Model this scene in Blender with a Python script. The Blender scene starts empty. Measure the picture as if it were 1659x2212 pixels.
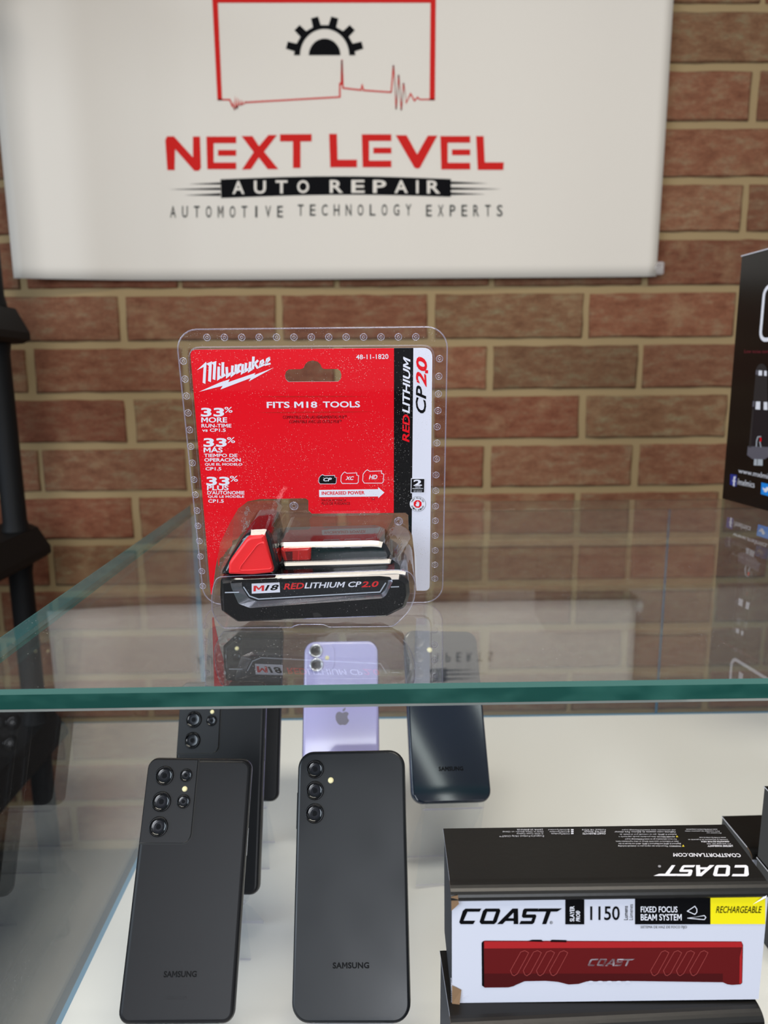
import bpy, bmesh, math, random
from math import sin, cos, pi, radians as R
from mathutils import Vector, Matrix
from mathutils.geometry import tessellate_polygon
random.seed(7)
S = bpy.context.scene
COL = S.collection

# ------------------------------------------------------------------ camera
ZC = 1.207                                   # eye height above the floor; the glass top is at 1.05
F, PITCH, YAW, ROLL = 1532.0, R(10.625), R(0.896), R(-0.453)
fw = Vector((sin(YAW)*cos(PITCH), cos(YAW)*cos(PITCH), -sin(PITCH)))
ri = Vector((cos(YAW), -sin(YAW), 0)); up = ri.cross(fw)
ri, up = ri*cos(ROLL)+up*sin(ROLL), up*cos(ROLL)-ri*sin(ROLL)
EYE = Vector((0, 0, ZC))
cd = bpy.data.cameras.new('camera'); cam = bpy.data.objects.new('camera', cd); COL.objects.link(cam)
m = Matrix((ri, up, -fw)).transposed().to_4x4(); m.translation = EYE; cam.matrix_world = m
cd.sensor_fit = 'VERTICAL'; cd.sensor_height = 36; cd.lens = F/2212*36; cd.clip_start = .01
cd.dof.use_dof = True; cd.dof.focus_distance = .455; cd.dof.aperture_fstop = 8.5
S.camera = cam

# ------------------------------------------------------------------ world, lights, exposure
def lin(c): 
    c = c/255
    return c/12.92 if c <= .04045 else ((c+.055)/1.055)**2.4
def rgb(r, g, b): return (lin(r), lin(g), lin(b), 1)
wd = bpy.data.worlds.new('world'); S.world = wd; wd.use_nodes = True
bg = wd.node_tree.nodes['Background']; bg.inputs[0].default_value = (.86, .92, 1, 1); bg.inputs[1].default_value = .20
def area(name, loc, target, sx, sy, energy, col):
    l = bpy.data.lights.new(name, 'AREA'); l.shape = 'RECTANGLE'; l.size = sx; l.size_y = sy; l.energy = energy; l.color = col
    o = bpy.data.objects.new(name, l); COL.objects.link(o); o.location = loc
    o.rotation_euler = (Vector(target)-Vector(loc)).to_track_quat('-Z', 'Y').to_euler(); return o
area('ceiling_lamp', (.15, -.05, 2.75), (.15, -.05, 0), 1.4, .40, 25, (1, .92, .80))
for k in range(3): area('streak_strip', (1.15+.42*k, -1.75+.05*k, 2.75), (1.15+.42*k, -1.75+.05*k, 0), .05, 1.8, 1.5, (.92, 1, .97)).rotation_euler = (0, 0, R(38))  # added light strips, turned so their reflections streak the navy phone
area('shop_window', (-2.3, -1.1, 1.75), (.0, .6, .9), 1.6, 1.6, 52, (.76, .87, 1))
area('door_window', (.15, -2.6, 1.7), (-.05, .6, 1.0), 1.1, 1.6, 44, (.90, .94, 1))
S.view_settings.view_transform = 'Standard'; S.view_settings.look = 'None'
S.view_settings.exposure = 0.35; S.view_settings.gamma = 1; S.view_settings.use_curve_mapping = False
S.cycles.use_denoising = True; S.cycles.caustics_reflective = False; S.cycles.caustics_refractive = False
S.cycles.max_bounces = 10; S.cycles.transparent_max_bounces = 40; S.cycles.glossy_bounces = 5
S.cycles.sample_clamp_indirect = 4

# ------------------------------------------------------------------ materials
def newmat(name):
    m = bpy.data.materials.new(name); m.use_nodes = True; nt = m.node_tree; nt.nodes.clear()
    out = nt.nodes.new('ShaderNodeOutputMaterial'); return m, nt, out
def N(nt, t, **kw):
    n = nt.nodes.new('ShaderNode'+t)
    for k, v in kw.items():
        if k in n.inputs: n.inputs[k].default_value = v
        else: setattr(n, k, v)
    return n
def pm(name, col, rough=.5, metal=0, spec=.5, coat=0, bump=0, bscale=800, var=0, vscale=60, vdet=5.0):
    m, nt, out = newmat(name)
    p = N(nt, 'BsdfPrincipled'); p.inputs['Base Color'].default_value = col
    p.inputs['Roughness'].default_value = rough; p.inputs['Metallic'].default_value = metal
    p.inputs['Specular IOR Level'].default_value = spec; p.inputs['Coat Weight'].default_value = coat
    p.inputs['Coat Roughness'].default_value = .05
    nt.links.new(p.outputs[0], out.inputs[0])
    if bump or var:
        tc = N(nt, 'TexCoord')
    if bump:
        n = N(nt, 'TexNoise', Scale=bscale, Detail=3.0); b = N(nt, 'Bump', Strength=bump, Distance=.001)
        nt.links.new(tc.outputs['Object'], n.inputs['Vector']); nt.links.new(n.outputs[0], b.inputs['Height']); nt.links.new(b.outputs[0], p.inputs['Normal'])
    if var:
        n = N(nt, 'TexNoise', Scale=vscale, Detail=vdet, Roughness=.5); r = N(nt, 'MapRange'); r.inputs[1].default_value = .35; r.inputs[2].default_value = .65
        r.inputs[3].default_value = max(.03, rough-var); r.inputs[4].default_value = min(1, rough+var)
        nt.links.new(tc.outputs['Object'], n.inputs['Vector']); nt.links.new(n.outputs[0], r.inputs[0]); nt.links.new(r.outputs[0], p.inputs['Roughness'])
    return m
def clear(name, tint=(1, 1, 1, 1), ior=1.5, rough=.0, dust=0, dscale=900, haze=0, hcol=(.8, .8, .85, 1), gcol=(1, 1, 1, 1), thr=.70):
    """clear sheet material: Fresnel mix of pass-through and mirror, the same from both sides, with optional dust specks"""
    m, nt, out = newmat(name); L = nt.links.new
    geo = N(nt, 'NewGeometry'); mi = N(nt, 'MapRange'); mi.inputs[3].default_value = ior; mi.inputs[4].default_value = 1/ior
    L(geo.outputs['Backfacing'], mi.inputs[0]); fr = N(nt, 'Fresnel'); L(mi.outputs[0], fr.inputs['IOR'])
    tr = N(nt, 'BsdfTransparent'); tr.inputs[0].default_value = tint
    gl = N(nt, 'BsdfGlossy'); gl.inputs['Color'].default_value = gcol; gl.inputs['Roughness'].default_value = rough
    base = tr.outputs[0]
    if haze or dust:
        df = N(nt, 'BsdfDiffuse'); df.inputs[0].default_value = hcol; mx = N(nt, 'MixShader')
        L(base, mx.inputs[1]); L(df.outputs[0], mx.inputs[2])
        if dust:
            tc = N(nt, 'TexCoord'); v = N(nt, 'TexNoise', Scale=dscale, Detail=1.0); v2 = N(nt, 'TexNoise', Scale=dscale*.02, Detail=2.0)
            L(tc.outputs['Object'], v.inputs['Vector']); L(tc.outputs['Object'], v2.inputs['Vector'])
            ad = N(nt, 'Math', operation='MULTIPLY_ADD'); ad.inputs[1].default_value = .25; L(v2.outputs[0], ad.inputs[0]); L(v.outputs[0], ad.inputs[2])
            mr = N(nt, 'MapRange'); mr.inputs[1].default_value = thr+.125; mr.inputs[2].default_value = thr+.165; mr.inputs[3].default_value = haze; mr.inputs[4].default_value = dust
            L(ad.outputs[0], mr.inputs[0]); L(mr.outputs[0], mx.inputs[0])
        else: mx.inputs[0].default_value = haze
        base = mx.outputs[0]
    ms = N(nt, 'MixShader'); L(fr.outputs[0], ms.inputs[0]); L(base, ms.inputs[1]); L(gl.outputs[0], ms.inputs[2]); L(ms.outputs[0], out.inputs[0])
    return m
def edge_glass(name, col, tcol, fac=.5, rough=.06, stripes=True):
    m, nt, out = newmat(name); L = nt.links.new
    d = N(nt, 'BsdfDiffuse'); t = N(nt, 'BsdfTranslucent'); t.inputs[0].default_value = tcol; d.inputs[0].default_value = col
    if stripes:
        tc = N(nt, 'TexCoord'); mp = N(nt, 'Mapping'); mp.inputs['Scale'].default_value = (38, 38, 90); mp.inputs['Rotation'].default_value = (0, .9, 0)
        n = N(nt, 'TexNoise', Scale=1.0, Detail=2.0); cr = N(nt, 'ValToRGB')
        cr.color_ramp.elements[0].position = .42; cr.color_ramp.elements[1].position = .72
        cr.color_ramp.elements[0].color = col; cr.color_ramp.elements[1].color = (col[0]*2.2+.01, col[1]*2, col[2]*2, 1)
        L(tc.outputs['Object'], mp.inputs[0]); L(mp.outputs[0], n.inputs['Vector']); L(n.outputs[0], cr.inputs[0]); L(cr.outputs[0], d.inputs[0])
    a = N(nt, 'MixShader'); a.inputs[0].default_value = fac; L(d.outputs[0], a.inputs[1]); L(t.outputs[0], a.inputs[2])
    g = N(nt, 'BsdfGlossy'); g.inputs['Roughness'].default_value = rough
    geo = N(nt, 'NewGeometry'); mi = N(nt, 'MapRange'); mi.inputs[3].default_value = 1.5; mi.inputs[4].default_value = 1/1.5
    L(geo.outputs['Backfacing'], mi.inputs[0]); fr = N(nt, 'Fresnel'); L(mi.outputs[0], fr.inputs['IOR'])
    ms = N(nt, 'MixShader'); L(fr.outputs[0], ms.inputs[0]); L(a.outputs[0], ms.inputs[1]); L(g.outputs[0], ms.inputs[2]); L(ms.outputs[0], out.inputs[0])
    return m
def brick_mat():
    m, nt, out = newmat('brick'); L = nt.links.new
    p = N(nt, 'BsdfPrincipled', Roughness=.85); p.inputs['Specular IOR Level'].default_value = .25
    at = N(nt, 'Attribute', attribute_name='tint'); tc = N(nt, 'TexCoord')
    mp = N(nt, 'Mapping'); mp.inputs['Scale'].default_value = (1, 1, 2.6); L(tc.outputs['Object'], mp.inputs[0])
    n1 = N(nt, 'TexNoise', Scale=22.0, Detail=6.0, Roughness=.65); L(mp.outputs[0], n1.inputs['Vector'])
    n2 = N(nt, 'TexNoise', Scale=160.0, Detail=5.0, Roughness=.7); L(mp.outputs[0], n2.inputs['Vector'])
    cr = N(nt, 'ValToRGB'); e = cr.color_ramp.elements
    e[0].position = .30; e[0].color = rgb(108, 66, 46); e[1].position = .72; e[1].color = rgb(136, 112, 86)
    x = e.new(.5); x.color = rgb(128, 85, 62)
    L(n1.outputs[0], cr.inputs[0])
    mx = N(nt, 'Mix', data_type='RGBA', blend_type='MULTIPLY'); mx.inputs[0].default_value = 1
    L(cr.outputs[0], mx.inputs[6]); L(at.outputs['Color'], mx.inputs[7])
    cr2 = N(nt, 'ValToRGB'); cr2.color_ramp.elements[0].position = .3; cr2.color_ramp.elements[0].color = (.72, .70, .68, 1); cr2.color_ramp.elements[1].position = .7; cr2.color_ramp.elements[1].color = (1.12, 1.1, 1.08, 1)
    L(n2.outputs[0], cr2.inputs[0])
    m2 = N(nt, 'Mix', data_type='RGBA', blend_type='MULTIPLY'); m2.inputs[0].default_value = 1
    L(mx.outputs[2], m2.inputs[6]); L(cr2.outputs[0], m2.inputs[7])
    n3 = N(nt, 'TexNoise', Scale=9.0, Detail=4.0, Roughness=.7); L(tc.outputs['Object'], n3.inputs['Vector'])      # smears of mortar left on the bricks
    mr = N(nt, 'MapRange'); mr.inputs[1].default_value = .55; mr.inputs[2].default_value = .75; mr.inputs[4].default_value = .55; L(n3.outputs[0], mr.inputs[0])
    m3 = N(nt, 'Mix', data_type='RGBA'); L(mr.outputs[0], m3.inputs[0]); L(m2.outputs[2], m3.inputs[6]); m3.inputs[7].default_value = rgb(150, 124, 92)
    L(m3.outputs[2], p.inputs['Base Color'])
    b = N(nt, 'Bump', Strength=.6, Distance=.002); L(n2.outputs[0], b.inputs['Height']); L(b.outputs[0], p.inputs['Normal']); L(p.outputs[0], out.inputs[0])
    return m
M = {}
M['brick'] = brick_mat()
M['mortar'] = pm('mortar', rgb(146, 124, 88), .9, bump=.8, bscale=300)
M['vinyl'] = pm('white_vinyl', rgb(208, 200, 189), .55, spec=.2)
M['p_red'] = pm('print_red', rgb(190, 32, 28), .5, spec=.05)
M['p_black'] = pm('print_black', rgb(13, 13, 15), .6, spec=.03)
M['p_white'] = pm('print_white', rgb(232, 232, 240), .5, spec=.2)
M['p_dark'] = pm('print_dark_grey', rgb(50, 52, 50), .6, spec=.05)
M['glass'] = clear('sheet_glass', (.93, .96, .945, 1), 2.05, dust=.35, dscale=700, hcol=(.8, .8, .8, 1), thr=.725, haze=.03)
M['under'] = clear('sheet_glass_underside', (1, 1, 1, 1), 1.16)
M['glass_back'] = clear('sheet_glass_back_edge', (.9, .96, .94, 1), 1.12)
M['side_glass'] = clear('side_glass', (.95, .965, .96, 1), 1.52, dust=.3, dscale=700, thr=.735, haze=.006)
M['edge'] = edge_glass('glass_edge', (.010, .060, .048, 1), (.04, .36, .35, 1), .35)
M['bevel'] = edge_glass('glass_bevel_lit', (.07, .17, .15, 1), (.10, .34, .32, 1), .4, .12, False)  # paler base colour stands in for ceiling light caught by the top bevel
M['bevel_low'] = edge_glass('glass_lower_bevel_lit', (.46, .50, .47, 1), (.5, .6, .56, 1), .4, .15, False)  # whitish base colour stands in for the bright deck mirrored in this bevel
M['edge_blue'] = edge_glass('pane_edge_lit', (.14, .36, .55, 1), (.3, .6, .85, 1), .4, .15, False)  # bright blue base colour stands in for window light on the pane edges
M['deck'] = pm('white_laminate', rgb(243, 242, 237), .45, spec=.3)
M['floor'] = pm('floor_vinyl', rgb(84, 78, 72), .6)
M['resin'] = pm('black_resin', rgb(13, 13, 14), .6, spec=.2, bump=.3, bscale=500)
M['card_red'] = pm('card_red', rgb(232, 4, 26), .5, spec=.1)
M['card_white'] = pm('card_white', rgb(228, 228, 238), .45)
M['blister'] = clear('clear_plastic', (.965, .96, .97, 1), 1.5, .015, dust=.5, dscale=1700, hcol=(.9, .85, .8, 1), thr=.715)
M['shell'] = clear('clear_bubble', (.95, .945, .96, 1), 1.55, .02, dust=.4, dscale=1700, hcol=(.9, .88, .85, 1), thr=.735)
M['rim'] = clear('clear_plastic_rim', (.93, .92, .97, 1), 1.6, .06, haze=.13, hcol=(.78, .76, .95, 1))
M['acrylic'] = clear('clear_acrylic', (.96, .97, .98, 1), 1.30, .01, haze=0)
M['batt'] = pm('battery_black', rgb(11, 12, 15), .36, spec=.22, bump=.15, bscale=900)
M['batt_gloss'] = pm('battery_gloss', rgb(10, 11, 14), .14, coat=.3)
M['batt_panel'] = pm('battery_panel', rgb(13, 18, 25), .3)
M['batt_red'] = pm('battery_red', rgb(222, 34, 38), .45)
M['tab_red'] = pm('tab_red', rgb(190, 30, 24), .15, coat=.5)
M['silver'] = pm('print_silver', rgb(178, 184, 192), .35)
M['chrome'] = pm('bevel_black', rgb(150, 152, 158), .2, metal=.9, spec=1.0, coat=1)
M['ph_black'] = pm('phone_satin_black', rgb(25, 25, 27), .38, spec=.2, bump=.03, bscale=2500)
M['ph_grey'] = pm('phone_satin_charcoal', rgb(29, 29, 31), .4, spec=.25)
M['ph_smudge'] = pm('phone_smudged_black', rgb(21, 23, 26), .38, spec=.36, var=.12, vscale=13, vdet=1.5)
M['ph_lilac'] = pm('phone_lilac_glass', rgb(180, 176, 228), .12, coat=.6)
M['ph_blue'] = pm('phone_navy_gloss', rgb(26, 34, 48), .07, spec=.7)
M['ph_frame'] = pm('phone_frame_black', rgb(30, 31, 34), .22, spec=.8)
M['ph_lframe'] = pm('phone_lilac_frame', rgb(168, 160, 204), .25, metal=.7)
M['ph_bframe'] = pm('phone_navy_frame', rgb(24, 40, 62), .2, spec=.8)
M['ph_slit'] = pm('seam_black', rgb(8, 8, 8), .6)
M['lens'] = pm('lens_glass', rgb(7, 8, 11), .05, spec=.6)
M['lens_in'] = pm('lens_inner', rgb(20, 21, 27), .2, spec=.4)
M['lens_ring'] = pm('lens_ring', rgb(20, 20, 22), .2, metal=.6)
M['lens_ringb'] = pm('lens_ring_blue', rgb(40, 52, 70), .2, metal=.8)
M['lens_rings'] = pm('lens_ring_silver', rgb(205, 205, 215), .2, metal=.8)
M['flash'] = pm('flash_yellow', rgb(232, 220, 170), .3)
M['logo_dk'] = pm('phone_mark', rgb(9, 9, 10), .5, spec=.1)
M['logo_grey'] = pm('phone_mark_grey', rgb(116, 112, 132), .3)
M['mark_faint'] = pm('phone_mark_faint', rgb(52, 52, 54), .5, spec=.1)
M['bx_black'] = pm('carton_black', rgb(19, 18, 17), .36, spec=.35, bump=.05, bscale=300)
M['bx_side'] = pm('carton_charcoal', rgb(60, 62, 66), .55, spec=.3)
M['bx_white'] = pm('carton_white', rgb(202, 204, 216), .5, spec=.25)
M['bx_yellow'] = pm('carton_yellow', rgb(240, 224, 10), .45)
M['bx_kraft'] = pm('carton_kraft', rgb(128, 100, 72), .8)
M['pic_red'] = pm('picture_red', rgb(94, 17, 19), .5, spec=.2)
M['pic_redl'] = pm('picture_red_light', rgb(168, 28, 32), .4)
M['pic_redd'] = pm('picture_red_dark', rgb(70, 12, 14), .5, spec=.2)
M['pic_line'] = pm('picture_red_line', rgb(150, 60, 58), .4)
M['mx_black'] = pm('gloss_carton_black', rgb(13, 12, 12), .17)
M['mx_grey'] = pm('picture_dark_grey', rgb(42, 40, 42), .4)
M['mx_body'] = pm('picture_body', rgb(26, 24, 30), .4)
M['mx_mid'] = pm('picture_mid_grey', rgb(96, 94, 104), .4)
M['mx_blue'] = pm('print_deep_blue', rgb(38, 52, 140), .4)
M['mx_sky'] = pm('print_sky_blue', rgb(20, 140, 235), .4)
M['mx_red'] = pm('print_dull_red', rgb(120, 32, 46), .4)
M['yel'] = pm('print_yellow', rgb(220, 200, 60), .5)
M['clip'] = clear('clear_clip', (.85, .83, .80, 1), 1.5, .1, haze=.35, hcol=(.75, .7, .68, 1))

# ------------------------------------------------------------------ mesh helpers
class MB:
    def __init__(s): s.v = []; s.f = []; s.mi = []; s.sm = []; s.mats = []; s.tint = None
    def m(s, name):
        if name not in s.mats: s.mats.append(name)
        return s.mats.index(name)
    def face(s, idx, mat, smooth=False): s.f.append(idx); s.mi.append(s.m(mat)); s.sm.append(smooth)
    def add(s, pts): 
        b = len(s.v); s.v += [tuple(p) for p in pts]; return b
    def poly(s, pts, mat, holes=()):
        pts = [Vector(p) for p in pts]; hs = [[Vector(p) for p in h] for h in holes]
        tr = tessellate_polygon([pts]+hs); b = s.add(pts+[p for h in hs for p in h])
        nrm = Vector((0, 0, 0))
        for i in range(len(pts)): nrm += (pts[i]-pts[0]).cross(pts[(i+1) % len(pts)]-pts[0])
        allp = pts+[p for h in hs for p in h]
        for t in tr:
            a, c, d = t
            if (allp[c]-allp[a]).cross(allp[d]-allp[a]).dot(nrm) < 0: t = (a, d, c)
            s.face([b+i for i in t], mat)
    def loft(s, rings, mat, smooth=True, cap0=None, cap1=None, closed=True):
        bs = [s.add(r) for r in rings]; n = len(rings[0]); mats = mat if isinstance(mat, list) else [mat]*(len(rings)-1)
        for k in range(len(rings)-1):
            for i in range(n if closed else n-1):
                j = (i+1) % n; s.face([bs[k]+i, bs[k]+j, bs[k+1]+j, bs[k+1]+i], mats[k], smooth)
        if cap0: s.poly(list(reversed(rings[0])), cap0)
        if cap1: s.poly(rings[-1], cap1)
    def box(s, a, b, mat, faces=None):
        (x0, y0, z0), (x1, y1, z1) = a, b
        k = s.add([(x0, y0, z0), (x1, y0, z0), (x1, y1, z0), (x0, y1, z0), (x0, y0, z1), (x1, y0, z1), (x1, y1, z1), (x0, y1, z1)])
        q = {'-z': (3, 2, 1, 0), '+z': (4, 5, 6, 7), '-y': (0, 1, 5, 4), '+x': (1, 2, 6, 5), '+y': (2, 3, 7, 6), '-x': (3, 0, 4, 7)}
        for nme, ix in q.items(): s.face([k+i for i in ix], (faces or {}).get(nme, mat))
    def lathe(s, c, prof, mat, seg=24, smooth=True, cap=True):
        rings = [[(c[0]+r*cos(2*pi*i/seg), c[1]+r*sin(2*pi*i/seg), c[2]+z) for i in range(seg)] for r, z in prof]
        s.loft(rings, mat, smooth, None, (mat[-1] if isinstance(mat, list) else mat) if cap else None)
    def torus(s, c, r, t, mat, seg=16, sub=6):
        rings = []
        for k in range(sub+1):
            a = 2*pi*k/sub; rings.append([(c[0]+(r+t*cos(a))*cos(2*pi*i/seg), c[1]+(r+t*cos(a))*sin(2*pi*i/seg), c[2]+t*sin(a)) for i in range(seg)])
        s.loft(rings, mat)
    def tube(s, path, r, mat, seg=8, closed=False):
        path = [Vector(p) for p in path]; rings = []; n = len(path)
        for i, p in enumerate(path):
            a = path[(i-1) % n] if (closed or i) else p; b = path[(i+1) % n] if (closed or i < n-1) else p
            d = (b-a).normalized(); h = Vector((0, 0, 1)) if abs(d.z) < .9 else Vector((1, 0, 0))
            x = d.cross(h).normalized(); y = d.cross(x); rings.append([p+x*r*cos(2*pi*k/seg)+y*r*sin(2*pi*k/seg) for k in range(seg)])
        if closed: rings.append(rings[0])
        s.loft(rings, mat)
    def build(s, name, parent=None, mw=None):
        me = bpy.data.meshes.new(name); me.from_pydata(s.v, [], s.f); 
        for k in s.mats: me.materials.append(M[k])
        me.polygons.foreach_set('material_index', s.mi); me.polygons.foreach_set('use_smooth', s.sm)
        if s.tint is not None:
            at = me.color_attributes.new('tint', 'FLOAT_COLOR', 'POINT')
            at.data.foreach_set('color', [c for t in s.tint for c in t])
        me.update()
        o = bpy.data.objects.new(name, me); COL.objects.link(o)
        if parent: o.parent = parent
        if mw is not None: o.matrix_world = mw
        return o
def rr(w, h, r, seg=6, cx=0, cy=0, z=0):
    p = []
    rs = r if isinstance(r, (list, tuple)) else [r]*4
    for (sx, sy, a0), q in zip(((1, 1, 0), (-1, 1, 90), (-1, -1, 180), (1, -1, 270)), rs):
        for k in range(seg+1):
            a = R(a0+90*k/seg); p.append(Vector((cx+sx*(w/2-q)+q*cos(a), cy+sy*(h/2-q)+q*sin(a), z)))
    return p
def slab(mb, w, h, rc, n0, n1, e, mat_side, mat_top, cx=0, cy=0, seg=6, mat_bot=None, es=4):
    rings = []
    for k in range(es+1):
        a = pi/2*k/es; rings.append(rr(w-2*e*(1-sin(a)), h-2*e*(1-sin(a)), max(rc-e*(1-sin(a)), .0004), seg, cx, cy, n0+e*(1-cos(a))))
    for k in range(es+1):
        a = pi/2*k/es; rings.append(rr(w-2*e*(1-cos(a)), h-2*e*(1-cos(a)), max(rc-e*(1-cos(a)), .0004), seg, cx, cy, n1-e*(1-sin(a))))
    mats = [mat_side]*(len(rings)-1); mats[-1] = mat_top
    if es > 3: mats[-2] = mat_top
    mb.loft(rings, mats, True, mat_bot or mat_side, mat_top)
def empty(name, mw, label, cat, group=None):
    o = bpy.data.objects.new(name, None); COL.objects.link(o); o.empty_display_size = .02; o.matrix_world = mw
    return tag(o, label, cat, group)
def tag(o, label=None, cat=None, group=None, kind=None):
    if label: o['label'] = label
    if cat: o['category'] = cat
    if group: o['group'] = group
    if kind: o['kind'] = kind
    return o
def inset(pts, d):
    """move a closed counter-clockwise outline inwards by d"""
    out = []; n = len(pts)
    for i in range(n):
        a, p, b = pts[i-1], pts[i], pts[(i+1) % n]; d1 = Vector((p.x-a.x, p.y-a.y)); d2 = Vector((b.x-p.x, b.y-p.y))
        if d1.length < 1e-7: d1 = d2
        if d2.length < 1e-7: d2 = d1
        n1 = Vector((-d1.y, d1.x)).normalized(); n2 = Vector((-d2.y, d2.x)).normalized(); mm = n1+n2
        mm = mm.normalized()/max(.6, mm.normalized().dot(n1)) if mm.length > .1 else n1
        out.append(Vector((p.x+mm.x*d, p.y+mm.y*d, p.z)))
    return out
def roundfront(pts, n1, e, steps=4): return [[Vector((q.x, q.y, n1-e*(1-sin(a)))) for q in inset(pts, e*(1-cos(a)))] for a in [pi/2*k/steps for k in range(steps+1)]]
def chamfer(pts, n1, e): return [[Vector((q.x, q.y, z)) for q in inset(pts, i)] for i, z in ((0, n1-e*1.42), (e*.05, n1-e*1.34), (e, n1-e*.05), (e*1.12, n1))]
def frame(o, yaw, lean, roll):
    """a face: x right, y up along it, z out of it towards the viewer"""
    u0 = Vector((cos(yaw), sin(yaw), 0)); b = Vector((-sin(yaw), cos(yaw), 0)); v0 = Vector((0, 0, cos(lean)))+b*sin(lean)
    u = u0*cos(roll)+v0*sin(roll); v = v0*cos(roll)-u0*sin(roll); n = u.cross(v)
    mm = Matrix((u, v, n)).transposed().to_4x4(); mm.translation = Vector(o)+Vector((0, 0, ZC)); return mm
def ray(px, py): return fw+ri*((px-829.5)/F)-up*((py-1106)/F)
def on(mw, px, py, n=0):
    """where a measured pixel lies on the face mw at height n above it (local x, y)"""
    inv = mw.inverted(); o = inv @ EYE; d = inv.to_3x3() @ ray(px, py); t = (n-o.z)/d.z; q = o+d*t
    return Vector((q.x, q.y, n))
# ---- lettering
_T = {}
def mend_m(vs, fs, b, sh):
    """redraw the capital M of the built-in letters, whose inner corners cross when it is made bold"""
    par = list(range(len(vs)))
    def find(i):
        while par[i] != i: par[i] = par[par[i]]; i = par[i]
        return i
    for f in fs:
        for i in f[1:]: par[find(i)] = find(f[0])
    isl = {}
    for i in range(len(vs)): isl.setdefault(find(i), []).append(i)
    drop = set(); new = []
    for root, ix in isl.items():
        if len(ix) != 15: continue
        un = [(vs[i].x-sh*vs[i].y, vs[i].y) for i in ix]; x0 = min(p[0] for p in un); x1 = max(p[0] for p in un); y0 = min(p[1] for p in un); y1 = max(p[1] for p in un)
        if abs((x1-x0)-(.636+2*b)) > .03 or abs((y1-y0)-(.682+2*b)) > .02: continue
        drop.add(root); t = .10+2*b; xm = (x0+x1)/2; H = y1-y0; k = t*.62; yv = y0+H*.26
        P = [(x0, y0), (x0+t, y0), (x0+t, y1-t*1.35), (xm-k*.5, yv), (xm+k*.5, yv), (x1-t, y1-t*1.35), (x1-t, y0), (x1, y0), (x1, y1), (x1-t*1.1, y1), (xm, yv+t*1.25), (x0+t*1.1, y1), (x0, y1)]
        base = len(vs)+len(new); new += [Vector((x+sh*y, y, 0)) for x, y in P]
        tr = tessellate_polygon([[Vector((x, y, 0)) for x, y in P]])
        for a, c, d in tr:
            A, C_, D = (Vector(P[q]) for q in (a, c, d))
            if (C_-A).cross(D-A) < 0: c, d = d, c
            fs.append((base+a, base+c, base+d))
    n0 = len(vs); keep = [f for f in fs if f[0] >= n0 or find(f[0]) not in drop]; vs = vs+new
    used = sorted({i for f in keep for i in f}); mp = {i: k for k, i in enumerate(used)}
    return [vs[i] for i in used], [tuple(mp[i] for i in f) for f in keep]
def glyphs(txt, bold=0, shear=0, res=3, space=1):
    k = (txt, bold, shear, res, space)
    if k not in _T:
        c = bpy.data.curves.new('lettering', 'FONT'); c.body = txt; c.size = 1; c.offset = bold; c.shear = shear; c.resolution_u = res; c.space_character = space
        o = bpy.data.objects.new('lettering', c); COL.objects.link(o); me = bpy.data.meshes.new_from_object(o)
        vs = [v.co.copy() for v in me.vertices]; fs = [tuple(p.vertices) for p in me.polygons]
        if 'M' in txt and bold: vs, fs = mend_m(vs, fs, bold, shear)
        bpy.data.objects.remove(o); bpy.data.curves.remove(c); bpy.data.meshes.remove(me)
        x0 = min(v.x for v in vs); x1 = max(v.x for v in vs); y0 = min(v.y for v in vs); y1 = max(v.y for v in vs)
        _T[k] = ([((v.x-x0)/(x1-x0), (v.y-y0)/(y1-y0)) for v in vs], fs)
    return _T[k]
def bil(q, s, t):     # q = TL, TR, BR, BL as pixels or points
    a = Vector(q[0])*(1-s)+Vector(q[1])*s; b = Vector(q[3])*(1-s)+Vector(q[2])*s; return b*(1-t)+a*t
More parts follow.
